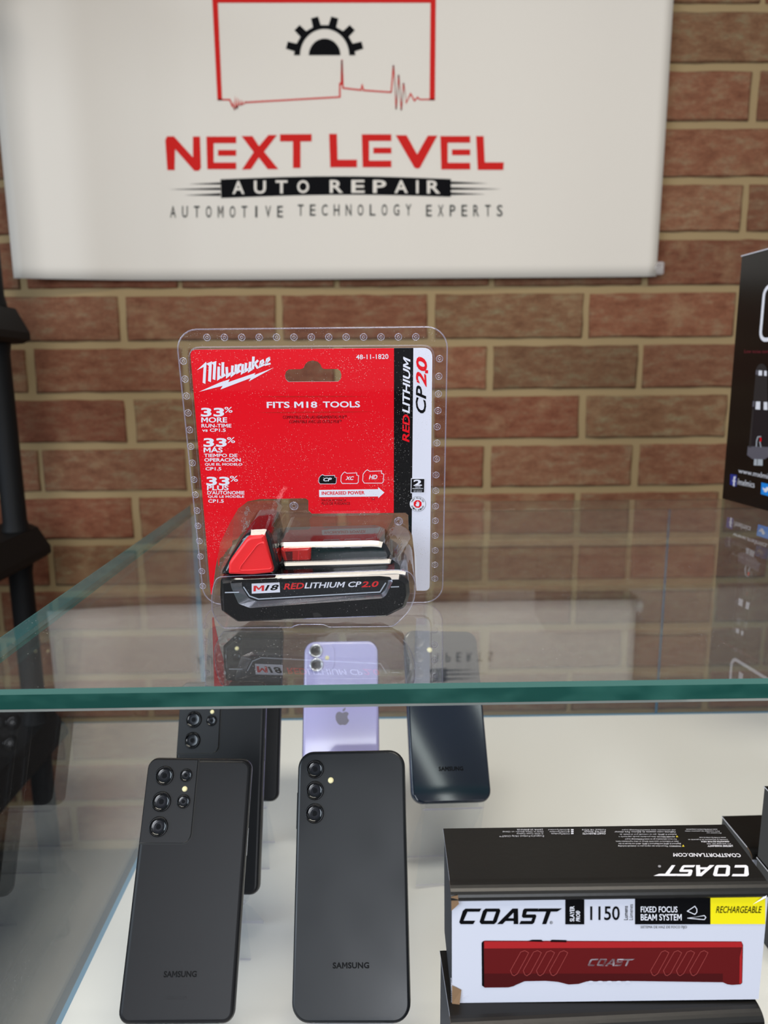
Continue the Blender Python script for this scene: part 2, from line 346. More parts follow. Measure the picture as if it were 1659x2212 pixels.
class Pen:
    """prints on a face: to(px, py, n) gives the point of the face seen at that pixel; zoom = (scale, ox, oy) of the crop measured in"""
    def __init__(s, mb, to, n, zoom=(1, 0, 0)): s.mb, s.to, s.n, s.z = mb, to, n, zoom
    def P(s, x, y, n=None): return s.to(x*s.z[0]+s.z[1], y*s.z[0]+s.z[2], s.n if n is None else n)
    def poly(s, pts, mat, holes=(), dn=0):
        q = [s.P(*p, s.n+dn) for p in pts]; s.mb.poly(fix(q), mat, [[s.P(*p, s.n+dn) for p in h] for h in holes])
    def rect(s, x0, y0, x1, y1, mat, dn=0): s.poly([(x0, y0), (x1, y0), (x1, y1), (x0, y1)], mat, dn=dn)
    def text(s, txt, q, mat, bold=0, shear=0, res=3, space=1, dn=0):
        if len(q) == 4 and not isinstance(q[0], (tuple, list)): x0, y0, x1, y1 = q; q = [(x0, y0), (x1, y0), (x1, y1), (x0, y1)]
        vs, fs = glyphs(txt, bold, shear, res, space)
        pts = [s.P(*bil(q, a, b), s.n+dn) for a, b in vs]; b0 = s.mb.add(pts)
        flip = len(fs) and (pts[fs[0][1]]-pts[fs[0][0]]).cross(pts[fs[0][2]]-pts[fs[0][0]]).z < 0
        for f in fs: s.mb.face([b0+i for i in (reversed(f) if flip else f)], mat)
    def letters(s, txt, q, mat, frac=.6, bold=0, res=3):
        x0, y0, x1, y1 = q; n = len(txt); cw = (x1-x0)/(n-1+frac)
        for i, ch in enumerate(txt):
            if ch != ' ':
                w = cw*frac*(.35 if ch == 'I' else 1); c = x0+cw*i+cw*frac/2
                s.text(ch, (c-w/2, y0, c+w/2, y1), mat, bold, 0, res)
    def line(s, pts, w, mat, closed=False, dn=0):
        pts = [Vector((p[0], p[1])) for p in pts]; n = len(pts); L = []; Rr = []
        for i in range(n):
            a = pts[i-1] if (i or closed) else None; b = pts[(i+1) % n] if (i < n-1 or closed) else None
            d1 = (pts[i]-a).normalized() if a is not None else None; d2 = (b-pts[i]).normalized() if b is not None else None
            d1 = d1 or d2; d2 = d2 or d1; n1 = Vector((-d1.y, d1.x)); n2 = Vector((-d2.y, d2.x)); mm = n1+n2
            if mm.length < .3: mm = n1
            else: mm = mm.normalized(); mm = mm/max(.45, mm.dot(n1))
            L.append(pts[i]+mm*w/2); Rr.append(pts[i]-mm*w/2)
        for i in range(n if closed else n-1):
            j = (i+1) % n; s.poly([L[i], L[j], Rr[j], Rr[i]], mat, dn=dn)
    def disc(s, cx, cy, rx, ry, mat, dn=0, seg=20): s.poly([(cx+rx*cos(2*pi*k/seg), cy+ry*sin(2*pi*k/seg)) for k in range(seg)], mat, dn=dn)
def fix(q):      # keep faces turned to the front (+z local)
    a = sum(q[i].x*q[(i+1) % len(q)].y-q[(i+1) % len(q)].x*q[i].y for i in range(len(q)))
    return q if a > 0 else list(reversed(q))
ID = Matrix.Identity(4)
def xyz(x, y, d): return Vector((x, y, ZC+d))

# ------------------------------------------------------------------ brick wall and floor
W = 1.675; KW = W/.984; PIT = .0678*KW; BL = .2068*KW
mb = MB(); tints = []
mb.box((-3.2, W+.0035, .0), (3.2, W+.15, 2.9), 'mortar'); tints += [(1, 1, 1, 1)]*8
row0 = .1155*KW-PIT*16      # a mortar line, below the eye
for k in range(46):
    zb = ZC+row0+PIT*k+.0093; zt = zb+PIT-.0178
    if zb < 0: continue
    par = (k-16) % 2; off = .161*KW-BL*12 + (BL*.62 if par else 0)*1.0
    x = off
    for i in range(24):
        x0 = x+.0085+random.uniform(-.004, .004); x1 = x+BL-.0085+random.uniform(-.004, .004); x += BL
        if not -3 < x0 < 2.8: continue
        t = random.uniform(.80, 1.08); g = random.uniform(-.06, .06); w = random.random()
        c = (t*(1-g*.3), t*(1+g), t*(1+g*1.2), 1)
        if w < .18: c = (t*.92, t*1.12, t*1.08, 1)
        if w > .85: c = (t*.98, t*.84, t*.82, 1)
        nx, nz = 9, 3; ix = .0035
        def P(s_, t_, y, ins):
            xx = x0+ins+(x1-x0-2*ins)*s_; zz = zb+ins+(zt-zb-2*ins)*t_
            j = .0015
            return (xx+random.uniform(-j, j), y+random.uniform(-.0006, .0006), zz+random.uniform(-j, j))
        per = [(a/nx, 0) for a in range(nx)]+[(1, b/nz) for b in range(nz)]+[(1-a/nx, 1) for a in range(nx)]+[(0, 1-b/nz) for b in range(nz)]
        r0 = [P(a, b, W+.006, 0) for a, b in per]; r1 = [P(a, b, W-.0005, .0003) for a, b in per]; r2 = [P(a, b, W-.0022, ix) for a, b in per]
        n0 = len(mb.v); mb.loft([r0, r1, r2], 'brick', True, None, None)
        b0 = mb.add(r2); mb.face([b0+i for i in range(len(r2))], 'brick'); tints += [c]*(len(mb.v)-n0)
mb.tint = tints
tag(mb.build('wall_back'), 'red brown brick wall with tan mortar joints', kind='structure')
mb = MB(); mb.box((-3.2, -3.2, -.05), (3.2, W+.15, 0), 'floor')
tag(mb.build('floor'), 'dark floor below the display case', kind='structure')

# ------------------------------------------------------------------ display case
GT = -.157; XL = -.236; XR = .98; YF = .3466; YB = .907; DK = -.457
case = empty('display_case', Matrix.Translation(xyz(.37, .62, -ZC)), 'glass topped display case with thick green edged top pane, holding the phones', 'display case')
inv = case.matrix_world.inverted()
def cpart(mb, name): return mb.build(name, case, ID) if False else _cp(mb, name)
def _cp(mb, name):
    mb.v = [tuple(inv @ Vector(p)) for p in mb.v]; return mb.build(name, case)
cx, cy, w_, h_ = (XL+XR)/2, (YF+YB)/2, XR-XL, YB-YF
mb = MB()
prof = [(.0018, -.0126), (.0002, -.0105), (0, -.0102), (0, -.0022), (.0020, 0)]
rings = [rr(w_-2*i, h_-2*i, .0015, 3, cx, cy, ZC+GT+z) for i, z in prof]
mb.loft(rings, ['bevel_low', 'edge', 'edge', 'bevel'], False, 'under', 'glass')
for i, f in enumerate(mb.f):
    if all(mb.v[j][1] > YB-.006 for j in f): mb.mi[i] = mb.m('glass_back')
    elif all(mb.v[j][0] < XL+.004 for j in f) and mb.mi[i] == mb.m('bevel_low'): mb.mi[i] = mb.m('edge')
_cp(mb, 'glass_top')
mb = MB(); mb.box((XL, YF+.012, ZC+DK-.004), (XL+.006, YB, ZC+GT-.0128), 'side_glass', {'-y': 'edge_blue', '+y': 'edge_blue', '+z': 'edge', '-z': 'edge_blue'}); _cp(mb, 'side_pane')
mb = MB(); mb.box((XR-.006, YF+.012, ZC+DK-.004), (XR, YB, ZC+GT-.0128), 'side_glass', {'-y': 'edge_blue', '+y': 'edge_blue', '+z': 'edge', '-z': 'edge_blue'}); _cp(mb, 'side_pane')
for x0, x1, y in ((XL+.007, .3862, YB-.006), (.3875, XR-.007, YB-.006)):
    mb = MB(); mb.box((x0, y, ZC+DK+.0005), (x1, y+.005, ZC+GT-.0128), 'side_glass', {'-x': 'edge_blue', '+x': 'edge_blue', '+z': 'edge', '-z': 'edge_blue'}); _cp(mb, 'rear_pane')
mb = MB(); mb.box((XL+.0062, YF-.03, ZC+DK-.018), (XR-.0062, YB+.0, ZC+DK), 'deck'); _cp(mb, 'display_deck')
mb = MB(); mb.box((XL, YF-.02, .0), (XR, YB, ZC+DK-.0185), 'deck'); _cp(mb, 'cabinet_base')

# ------------------------------------------------------------------ black resin shelving on the left
KS = 1.55
sh = empty('shelving_unit', Matrix.Translation(xyz(-1.25, 1.2, -ZC)), 'black plastic shelving unit against the brick wall left of the display case', 'shelf')
inv2 = sh.matrix_world.inverted()
def _sp(mb, name): mb.v = [tuple(inv2 @ Vector(p)) for p in mb.v]; return mb.build(name, sh)
def shelf(z, hgt):
    mb = MB(); xr = -.4335*KS; xl = -1.85; yb = .955*KS; yf = .60*KS; c = .03
    def ring(i, zz): return [Vector(p) for p in ((xl+i, yf+i, zz), (xr-i-c, yf+i, zz), (xr-i, yf+i+c, zz), (xr-i, yb-i-c, zz), (xr-i-c, yb-i, zz), (xl+i, yb-i, zz))]
    mb.loft([ring(.010, ZC+z-hgt), ring(0, ZC+z-hgt+.008), ring(0, ZC+z-.045), ring(.016, ZC+z)], 'resin', False, 'resin', 'resin')
    _sp(mb, 'shelf_board')
shs = (-1.08, -.70, -.188*KS, .090*KS, .54*KS)
for z in shs: shelf(z, .066)
for x, y in ((-.4595*KS, .90*KS), (-1.80, .90*KS), (-1.80, .64*KS), (-.4595*KS, .64*KS)):
    mb = MB(); lv = [-ZC]+[q for z in shs for q in (z-.067, z+.001)]+[.95]
    for z0, z1 in zip(lv[0::2], lv[1::2]):
        mb.lathe((x, y, ZC+z0), [(.026, 0), (.0225, .02), (.0225, z1-z0-.02), (.026, z1-z0)], 'resin', 20)
    _sp(mb, 'post')

# ------------------------------------------------------------------ banner
YBN = W-.020
def bdef(x, z):       # how far the vinyl stands out from its flat hang
    x, z = x/KW, z/KW; e = max(0, (-.30-x)/.155); c = .018*e**1.5
    c += .003*sin(x*9+.6)*max(0, (.30-(z))/.2); r = max(0, (x-.30)/.08); return (c+.003*r*r)*KW
def bto(px, py, n):
    d = ray(px, py); q = d/d.y*YBN; return Vector((q.x, q.z, n))
bn = bpy.data.objects.new
mb = MB(); KB = YBN/.972; Z0, Z1 = .1302*KB, .62*KB; X0, X1 = -.4555*KB, .3770*KB
gx, gz = 70, 30
def bpt(s_, t_, n=0):
    x = X0+(X1-X0)*s_; z = Z0+(Z1-Z0)*t_ - (.002*sin(s_*pi))*(t_ < .02); return Vector((x, z, n))
b0 = mb.add([bpt(i/gx, j/gz) for j in range(gz+1) for i in range(gx+1)])
for j in range(gz):
    for i in range(gx): a = b0+j*(gx+1)+i; mb.face([a, a+1, a+gx+2, a+gx+1], 'vinyl', True)
b1 = mb.add([bpt(i/gx, j/gz, -.0006) for j in range(gz+1) for i in range(gx+1)])
for j in range(gz):
    for i in range(gx): a = b1+j*(gx+1)+i; mb.face([a+gx+1, a+gx+2, a+1, a], 'vinyl', True)
for i in range(gx): mb.face([b0+i, b1+i, b1+i+1, b0+i+1], 'vinyl')
for j in range(gz): mb.face([b0+j*(gx+1), b0+(j+1)*(gx+1), b1+(j+1)*(gx+1), b1+j*(gx+1)], 'vinyl'); a = gx; mb.face([b0+j*(gx+1)+a, b1+j*(gx+1)+a, b1+(j+1)*(gx+1)+a, b0+(j+1)*(gx+1)+a], 'vinyl')
pb = Pen(mb, bto, .0007, (.4822, 330, 0))
r_, k_, w2 = 'p_red', 'p_black', 'vinyl'
for pl in ([(65, 762), (56, 628), (64, 611), (95, 611), (180, 705), (180, 612), (212, 612), (216, 752), (206, 765), (186, 765), (100, 668), (98, 762)],
           [(398, 610), (447, 610), (476, 655), (518, 605), (557, 605), (499, 680), (563, 758), (515, 758), (475, 706), (440, 758), (399, 760), (452, 682)],
           [(570, 602), (712, 601), (712, 634), (662, 634), (662, 753), (628, 753), (628, 634), (570, 634)],
           [(790, 600), (825, 600), (828, 716), (915, 716), (915, 750), (795, 750)],
           [(1088, 606), (1137, 606), (1184, 692), (1232, 608), (1275, 608), (1197, 752), (1186, 757), (1172, 752)],
           [(1448, 610), (1482, 610), (1487, 728), (1572, 728), (1570, 762), (1455, 762)]): pb.poly(pl, r_)
for x0, x1, y0, y1 in ((240, 374, 612, 758), (936, 1069, 602, 750), (1288, 1422, 610, 760)):
    pb.poly([(x0, y0), (x1, y0), (x1, y0+30), (x0+33, y0+30), (x0+33, y1-30), (x1, y1-30), (x1, y1), (x0+4, y1)], r_)
    pb.rect(x0+52, y0+60, x1, y0+86, r_)
pb.poly([(266, -10), (1268, -10), (1268, 13), (292, 13), (311, 450), (290, 450)], r_)
pb.poly([(1244, 13), (1268, 13), (1264, 450), (1240, 450)], r_)
pb.line([(292, 447), (345, 447), (358, 478)], 7, r_)
pb.poly([(343, 450), (358, 478), (361, 452), (366, 498), (369, 425), (374, 492), (379, 434), (383, 482), (389, 442), (394, 475), (401, 447), (407, 470), (413, 453), (426, 459), (413, 465), (400, 470), (385, 470), (372, 478), (362, 485)], r_)
pb.line([(420, 459), (838, 435), (838, 375), (845, 378), (847, 272)], 7, r_)
pb.line([(847, 268), (852, 395), (933, 404), (938, 380), (944, 405), (1070, 414)], 7, r_)
pb.line([(1068, 414), (1078, 292), (1090, 490), (1101, 335), (1113, 495), (1123, 372), (1135, 462), (1155, 420), (1172, 452), (1186, 436), (1196, 446), (1262, 446)], 6, r_)
gc = (770, 248); ang = [180-i*180/90 for i in range(91)]
out = []
teeth = [165, 135, 105, 75, 45, 15]
out.append((gc[0]-138, gc[1]))
for tdeg in teeth:
    for da, rad in ((7.6, 136), (5.4, 176), (-5.4, 176), (-7.6, 136)):
        a = R(tdeg+da); out.append((gc[0]+rad*cos(a), gc[1]-rad*sin(a)))
out.append((gc[0]+138, gc[1])); out.append((gc[0]+112, gc[1]))
out += [(gc[0]+110*cos(R(a)), gc[1]-118*sin(R(a))) for a in range(0, 181, 6)]
pb.poly(out, k_)
pb.poly([(gc[0]+71*cos(R(a)), gc[1]-75*sin(R(a))) for a in range(0, 181, 6)], k_)
n_ = 24; top = [(303+1032*i/n_, 803-13*sin(pi*i/n_)) for i in range(n_+1)]; bot = [(1335-1029*i/n_, 883+(4*i/n_)-12*sin(pi*i/n_)) for i in range(n_+1)]
pb.poly(top+bot, k_)
for ya, yb2, xa, xb in ((822, 820, 160, 1500), (846, 846, 72, 1562), (872, 869, 142, 1490)):
    pb.poly([(xa, ya+2), (303, ya-5+(822-ya)*.05), (303, ya+5)], k_); pb.poly([(1335, yb2-6), (xb, yb2+2), (1335, yb2+6)], k_)
for x0, x1, t in ((357, 700, 'AUTO'), (793, 1287, 'REPAIR')):
    wd_ = {'I': .18}; n = len(t); tot = sum(wd_.get(c, 1) for c in t); gap = (x1-x0)*.38/(n-1); u = (x1-x0-gap*(n-1))/tot; x = x0
    for c in t:
        ww = u*wd_.get(c, 1); yo = -4*sin(pi*(x-303)/1032)
        pb.text(c, (x, 811+yo, x+ww, 870+yo*1.3), w2, .02, dn=.0004); x += ww+gap
for x0, x1, y0, y1, t in ((77, 583, 922, 974, 'AUTOMOTIVE'), (650, 1158, 916, 967, 'TECHNOLOGY'), (1224, 1566, 919, 971, 'EXPERTS')): pb.letters(t, (x0, y0, x1, y1), 'p_dark', .48, .01)
mb.v = [(x, YBN-n-bdef(x, z), z+ZC) for x, z, n in mb.v]
c0 = Vector(((X0+X1)/2, YBN, ZC+Z0)); mb.v = [tuple(Vector(p)-c0) for p in mb.v]
tag(mb.build('banner', None, Matrix.Translation(c0)), 'white vinyl banner on the brick wall, lettered in red and black under a gear', 'banner')
mb = MB(); q = bto(1426, 579, 0); q = Vector((q.x, YBN+.004, q.y+ZC)); KC = 1.7
mb.loft([rr(.028, .028, .005, 4, 0, 0, -.006), rr(.028, .028, .005, 4, 0, 0, .0025), rr(.022, .022, .004, 4, 0, 0, .005)], 'clip', False, 'clip', 'clip')
mb.torus((.001, .001, .0055), .008, .002, 'clip', 14, 6)
tag(mb.build('wall_clip', None, Matrix.Translation(q+Vector((-.004, 0, 0))) @ Matrix.Rotation(pi/2, 4, 'X')), 'small clear plastic clip holding the lower right corner of the banner', 'clip')

# ------------------------------------------------------------------ blister pack and battery
CF = frame((-.0361, .4837, GT+.0005), -.0172, -.1508, .0025)
pk = empty('blister_pack', CF, 'clear blister pack with a red hanging card standing on the glass top', 'package')
cto = lambda px, py, n: on(CF, px, py, n)
Z2 = (.3677, 370, 690); Z3 = (.3677, 370, 1050); Z4 = (.15823, 420, 750)
def at(z, pts, n): return [cto(x*z[0]+z[1], y*z[0]+z[2], n) for x, y in pts]
def arc(pts, r, seg=5):
    """round the corners of a local outline"""
    out = []; n = len(pts)
    for i in range(n):
        p, a, b = pts[i], pts[i-1], pts[(i+1) % n]; d1 = a-p; d2 = b-p; k = min(r, d1.length*.45, d2.length*.45)
        s0 = p+d1.normalized()*k; s1 = p+d2.normalized()*k
        for j in range(seg+1): t = j/seg; out.append(s0*(1-t)**2+p*2*t*(1-t)+s1*t*t)
    return out
bub = [(190, 625), (245, 600), (262, 470), (290, 330), (345, 215), (395, 130), (450, 88), (520, 74), (790, 70), (806, 82), (806, 140), (826, 160), (1375, 155), (1392, 168), (1394, 255), (1415, 285), (1428, 400), (1432, 520), (1440, 612)]
outer = [Vector(p) for p in rr(.1693, .190, [.013, .013, .013, .013], 7, 0, .095, -.0006)]
# card
mb = MB()
cardo = [(410, 1284)]
L_ = lambda pts, n: [cto(x, y, n) for x, y in pts]
edge_l = [(452, 1282), (411, 762)]; 
tl = cto(411, 755, .0); tr = cto(934, 751, 0); br = cto(928, 1275, 0); bl = cto(456, 1283, 0)
cut = at(Z3, bub, 0)
rc = arc([tl, tr], .0) if False else None
outline = [bl]
def corner(p, a, b, r): 
    d1 = (a-p).normalized()*r; d2 = (b-p).normalized()*r
    return [(p+d1)*(1-t)**2+p*2*t*(1-t)+(p+d2)*t*t for t in [k/6 for k in range(7)]]
outline = [bl]+corner(tl, bl, tr, .004)+corner(tr, tl, br, .006)+corner(br, tr, bl, .004)
inner = at(Z3, [(1440, 612)]+list(reversed(bub[1:-1]))+[(243, 636)], 0)
hole = at(Z2, [(688, 366), (673, 350), (668, 330), (675, 305), (690, 293), (760, 291), (778, 284), (788, 262), (805, 246), (832, 240), (860, 247), (876, 262), (886, 284), (900, 290), (975, 290), (993, 300), (1000, 325), (995, 350), (980, 364)], 0)
full = outline+inner
NF, NB = .0007, .0
# colour bands: red, black, white, cut by near vertical lines; each band is its own face set on the same card
def clip(poly, line, side):
    (a, b) = line; out = []; n = len(poly)
    f = lambda p: ((b.x-a.x)*(p.y-a.y)-(b.y-a.y)*(p.x-a.x))*side
    for i in range(n):
        p, q = poly[i], poly[(i+1) % n]; fp, fq = f(p), f(q)
        if fp >= 0: out.append(p)
        if fp*fq < 0: t = fp/(fp-fq); out.append(p+(q-p)*t)
    return out
lineA = (cto(850.5, 1120, 0), cto(851, 740, 0)); lineB = (cto(888.5, 1240, 0), cto(893, 740, 0))
S_ = lambda ps, n: [Vector((p.x, p.y, n)) for p in ps]
mb.poly(fix(S_(clip(full, lineA, 1), NF)), 'card_red', [S_(hole, NF)])
mb.poly(fix(S_(clip(clip(full, lineA, -1), lineB, 1), NF)), 'p_black')
mb.poly(fix(S_(clip(full, lineB, -1), NF)), 'card_white')
mb.poly(list(reversed(fix(S_(full, NB)))), 'card_white', [S_(hole, NB)])
for ring in (full, hole):
    n = len(ring); b = mb.add(S_(ring, NB)+S_(ring, NF))
    for i in range(n): j = (i+1) % n; mb.face([b+i, b+j, b+n+j, b+n+i], 'card_white')
pc = Pen(mb, cto, NF+.00015, Z2)
wt, bk = 'p_white', 'p_black'
pc.text('48-11-1820', [(1085, 207), (1275, 203), (1276, 232), (1086, 235)], wt, 0.010)
pc.text('FITS M18', [(560, 484), (857, 482), (858, 519), (561, 521)], wt, 0.023); pc.text('TOOLS', [(890, 482), (1108, 480), (1110, 517), (891, 518)], wt, 0.023)
pc.text('COMPATIBLE CON LAS HERRAMIENTAS M18™', [(655, 565), (1030, 563), (1030, 582), (656, 584)], bk, .0, res=2)
pc.text('COMPATIBLE AVEC LES OUTILS M18™', [(692, 592), (1000, 590), (1000, 609), (692, 610)], bk, .0, res=2)
pc.poly([(480, 453), (660, 450), (1000, 449), (1180, 452), (1000, 454), (660, 456)], 'p_red'); pc.poly([(500, 546), (660, 543), (1000, 541), (1190, 541), (1000, 547), (660, 549)], 'p_red')
for dx, dy, rows in ((0, 0, [('MORE', 176, 575, 328, 606), ('RUN-TIME', 177, 614, 353, 635), ('vs CP1.5', 181, 641, 320, 660)]),
                     (15, 178, [('MÁS', 190, 745, 302, 782), ('TIEMPO DE', 192, 789, 388, 809), ('OPERACIÓN', 194, 810, 408, 836), ('QUE EL MODELO', 197, 844, 417, 861), ('CP1.5', 201, 868, 294, 887)]),
                     (32, 405, [('PLUS', 210, 975, 337, 1004), ("D'AUTONOMIE", 212, 1007, 430, 1029), ('QUE LE MODÈLE', 215, 1031, 428, 1050), ('CP1.5', 217, 1057, 308, 1077)])):
    pc.text('33', (174+dx, 519+dy, 311+dx, 571+dy), wt, 0.032); pc.text('%', (312+dx, 514+dy, 360+dx, 548+dy), wt, 0.008)
    for t, a, b, c, d in rows: pc.text(t, (a, b, c, d), wt, 0.024 if d-b > 24 else .02)
# lettered tool brand with its bolt
z4 = Pen(mb, cto, NF+.00015, Z4)
z4.poly([(60, 610), (355, 478), (482, 438), (462, 478), (832, 350), (818, 380), (1085, 278), (740, 468), (770, 420), (355, 578), (385, 527)], wt)
z4.poly([(32, 315), (160, 198), (165, 225), (150, 502), (112, 485), (125, 268)], wt)
z4.poly([(160, 225), (240, 192), (225, 478), (186, 462), (196, 255)], wt)
z4.poly([(225, 212), (300, 188), (285, 450), (248, 436), (258, 240)], wt)
for pl, w in (([(332, 265), (328, 425), (362, 402)], 36), ([(338, 238), (352, 228)], 30), ([(388, 205), (385, 395), (420, 372)], 38), ([(440, 270), (448, 395), (500, 355)], 36), ([(520, 250), (512, 380), (562, 340)], 36), ([(568, 235), (560, 345)], 34),
              ([(645, 235), (605, 250), (592, 340), (630, 318)], 34), ([(660, 230), (652, 345), (690, 318)], 36), ([(706, 215), (694, 325), (742, 295)], 34), ([(762, 200), (750, 318), (790, 290)], 36), ([(806, 128), (797, 300)], 36),
              ([(870, 178), (822, 225), (868, 290)], 32), ([(888, 250), (945, 205), (935, 178), (905, 195), (890, 268), (958, 235)], 24), ([(975, 222), (1025, 170), (1015, 148), (988, 165), (975, 240), (1040, 222)], 24)): z4.line(pl, w, wt)
z4.text('®', (1010, 130, 1038, 158), wt, 0)
# sizes strip
for x0, y0, x1, y1, f, t in ((866, 912, 970, 966, 'p_black', 'CP'), (996, 896, 1100, 964, None, 'XC'), (1124, 883, 1248, 962, None, 'HD')):
    w, h = x1-x0, y1-y0
    sh_ = [(x0, y1-h*.2), (x0+w*.02, y0+h*.35), (x0+w*.12, y0+h*.12), (x0+w*.22, y0), (x0+w*.34, y0+h*.12), (x0+w*.9, y0+h*.08), (x0+w*.9, y0+h*.28), (x1, y0+h*.32), (x1-w*.02, y1-h*.1), (x1-w*.08, y1), (x0+w*.08, y1)]
    if f: pc.poly(sh_, f)
    pc.line(sh_, 3.5, wt, True); cxx = (x0+x1)/2; pc.text(t, (cxx-25, y1-h*.62 if not f else y0+18, cxx+25, (y1-h*.3) if not f else y1-15), wt, 0.027, .25, dn=.0001)
pc.poly([(868, 1002), (1215, 997), (1215, 985), (1252, 1017), (1216, 1050), (1216, 1040), (869, 1044)], wt)
pc.text('INCREASED POWER', [(883, 1011), (1135, 1007), (1136, 1028), (884, 1031)], 'card_red', 0.024, dn=.0001)
pc.text('MAYOR POTENCIA', (884, 1056, 1028, 1070), bk, .0, res=2); pc.text('PLUS DE PUISSANCE', (884, 1074, 1050, 1089), bk, .0, res=2); pc.text('TM', (1175, 1052, 1193, 1062), bk)
Z5 = (.17626, 820, 740); z5 = Pen(mb, cto, NF+.00015, Z5)
z5.text('LITHIUM', [(278, 865), (290, 172), (378, 185), (370, 870)], wt, 0.025, .2); z5.text('RED', [(278, 1218), (282, 882), (372, 880), (364, 1222)], 'card_red', 0.025, .2)
z5.text('CP', [(440, 868), (446, 525), (574, 535), (568, 865)], bk, 0.018, .25); z5.text('2', [(444, 545), (446, 355), (570, 372), (576, 545)], 'card_red', 0.027, .25); z5.rect(557, 338, 594, 377, 'card_red'); z5.text('0', [(446, 350), (448, 172), (582, 180), (582, 350)], 'card_red', 0.032, .2)
z5.poly([(x, y) for x, y in ((385, 1662), (560, 1662), (556, 1848), (380, 1846))], wt, dn=.0001); z5.poly([(392, 1672), (548, 1672), (545, 1836), (388, 1836)], bk, dn=.0002)
z5.text('2', (415, 1680, 518, 1756), wt, 0.032, dn=.0003); z5.text('YEAR', (430, 1764, 503, 1776), wt, 0.024, res=2, dn=.0003); z5.text('WARRANTY', (402, 1783, 536, 1796), wt, 0.024, res=2, dn=.0003); z5.text('AÑO GARANTIA', (415, 1806, 522, 1815), wt, 0, res=2, dn=.0003); z5.text('DEL GARANTIE', (418, 1822, 518, 1832), wt, 0, res=2, dn=.0003)
z5.disc(466, 1978, 100, 94, 'p_dark', .0001); z5.disc(466, 1978, 97, 91, wt, .0002)
z5.poly([(466+52*cos(R(22.5+45*k)), 1978+50*sin(R(22.5+45*k))) for k in range(8)], 'card_red', dn=.0003)
z5.poly([(450, 2005), (440, 1985), (447, 1978), (452, 1985), (450, 1955), (458, 1952), (462, 1972), (463, 1945), (472, 1945), (474, 1972), (478, 1952), (486, 1955), (485, 1995), (476, 2008)], wt, dn=.0004)
for txt, a0, a1, sgn in (('THEFT PROTECTED', 160, 20, 1), ('ANTI-VOL ANTIRROBO', 200, 340, -1)):
    for i, ch in enumerate(txt):
        if ch == ' ': continue
        a = R(a0+(a1-a0)*i/(len(txt)-1)); r1, r2 = 84, 64
        if sgn < 0: r1, r2 = 64, 84
        da = R(4.5)*sgn
        z5.text(ch, [(466+r1*cos(a+da), 1978-r1*sin(a+da)), (466+r1*cos(a-da), 1978-r1*sin(a-da)), (466+r2*cos(a-da), 1978-r2*sin(a-da)), (466+r2*cos(a+da), 1978-r2*sin(a+da))], 'p_dark', .02, res=1, dn=.0003)
mb.build('card', pk)
# clear shell: welded rim, pocket over the card, deep bubble over the battery
mb = MB()
pocket = arc([cto(406, 1290, 0), cto(406, 748, 0), cto(940, 745, 0), cto(934, 1281, 0)], .008, 6)
pocket = arc([bl+Vector((-.0016, -.002, 0)), tl+Vector((-.0016, .0018, 0)), tr+Vector((.0016, .0018, 0)), br+Vector((.0016, -.002, 0))], .008, 6)
base = arc(at(Z3, [(250, 640), (238, 560), (262, 430), (300, 300), (360, 200), (410, 110), (470, 82), (600, 78), (660, 130), (690, 185), (1350, 165), (1385, 190), (1400, 285), (1440, 400), (1446, 560), (1425, 660), (1380, 740), (1270, 800), (390, 830), (290, 740)], .0025), .006, 5)
mb.poly(outer, 'blister', [S_(reversed(pocket), -.0006)])
k3 = [S_(pocket, -.0006), [Vector((p.x*.994, p.y*.996+.0004, .0018)) for p in pocket], [Vector((p.x*.988, p.y*.993+.0006, .0025)) for p in pocket]]
mb.loft(k3, ['rim', 'rim'], True)
def inside(poly): return [p for p in poly]
top3 = k3[-1]; lowy = min(p.y for p in top3)
base_in = [Vector((p.x, max(p.y, lowy+.0006), .0025)) for p in base]
mb.poly(fix(top3), 'blister', [base_in])
mb.tube([Vector((p.x, p.y, -.0005)) for p in outer], .0005, 'rim', 6, True)
# rivets pressed into the rim
riv = [(447+37.6*i, 729-.35*i*.3) for i in range(13)]
riv += [(396, 780), (399.7, 819), (403, 855.5), (406.3, 892), (409.5, 928.7), (412, 964.5), (415.5, 1000), (419, 1036), (422, 1069), (425.5, 1103), (427.5, 1136), (430.5, 1169), (433, 1202), (436, 1234), (438, 1266)]
riv += [(949.5, 775), (948, 813), (947, 851), (946, 887), (944.5, 922), (944, 957), (943, 991.5), (942, 1026), (941.5, 1060), (941, 1093.5), (940.5, 1125), (940, 1157), (940, 1189), (939.5, 1220), (939.5, 1250)]
for x, y in riv:
    c = cto(x, y, -.0004); mb.torus(c,   .0020, .00036, 'rim', 16, 5); mb.torus(c, .0008, .00030, 'rim', 10, 5)
for x, y in ((635, 1093), (861, 1126), (861, 1245)):
    c = cto(x, y, .0008); mb.torus(c, .0026, .0005, 'rim', 16, 5); mb.torus(c, .0014, .0003, 'rim', 12, 5)
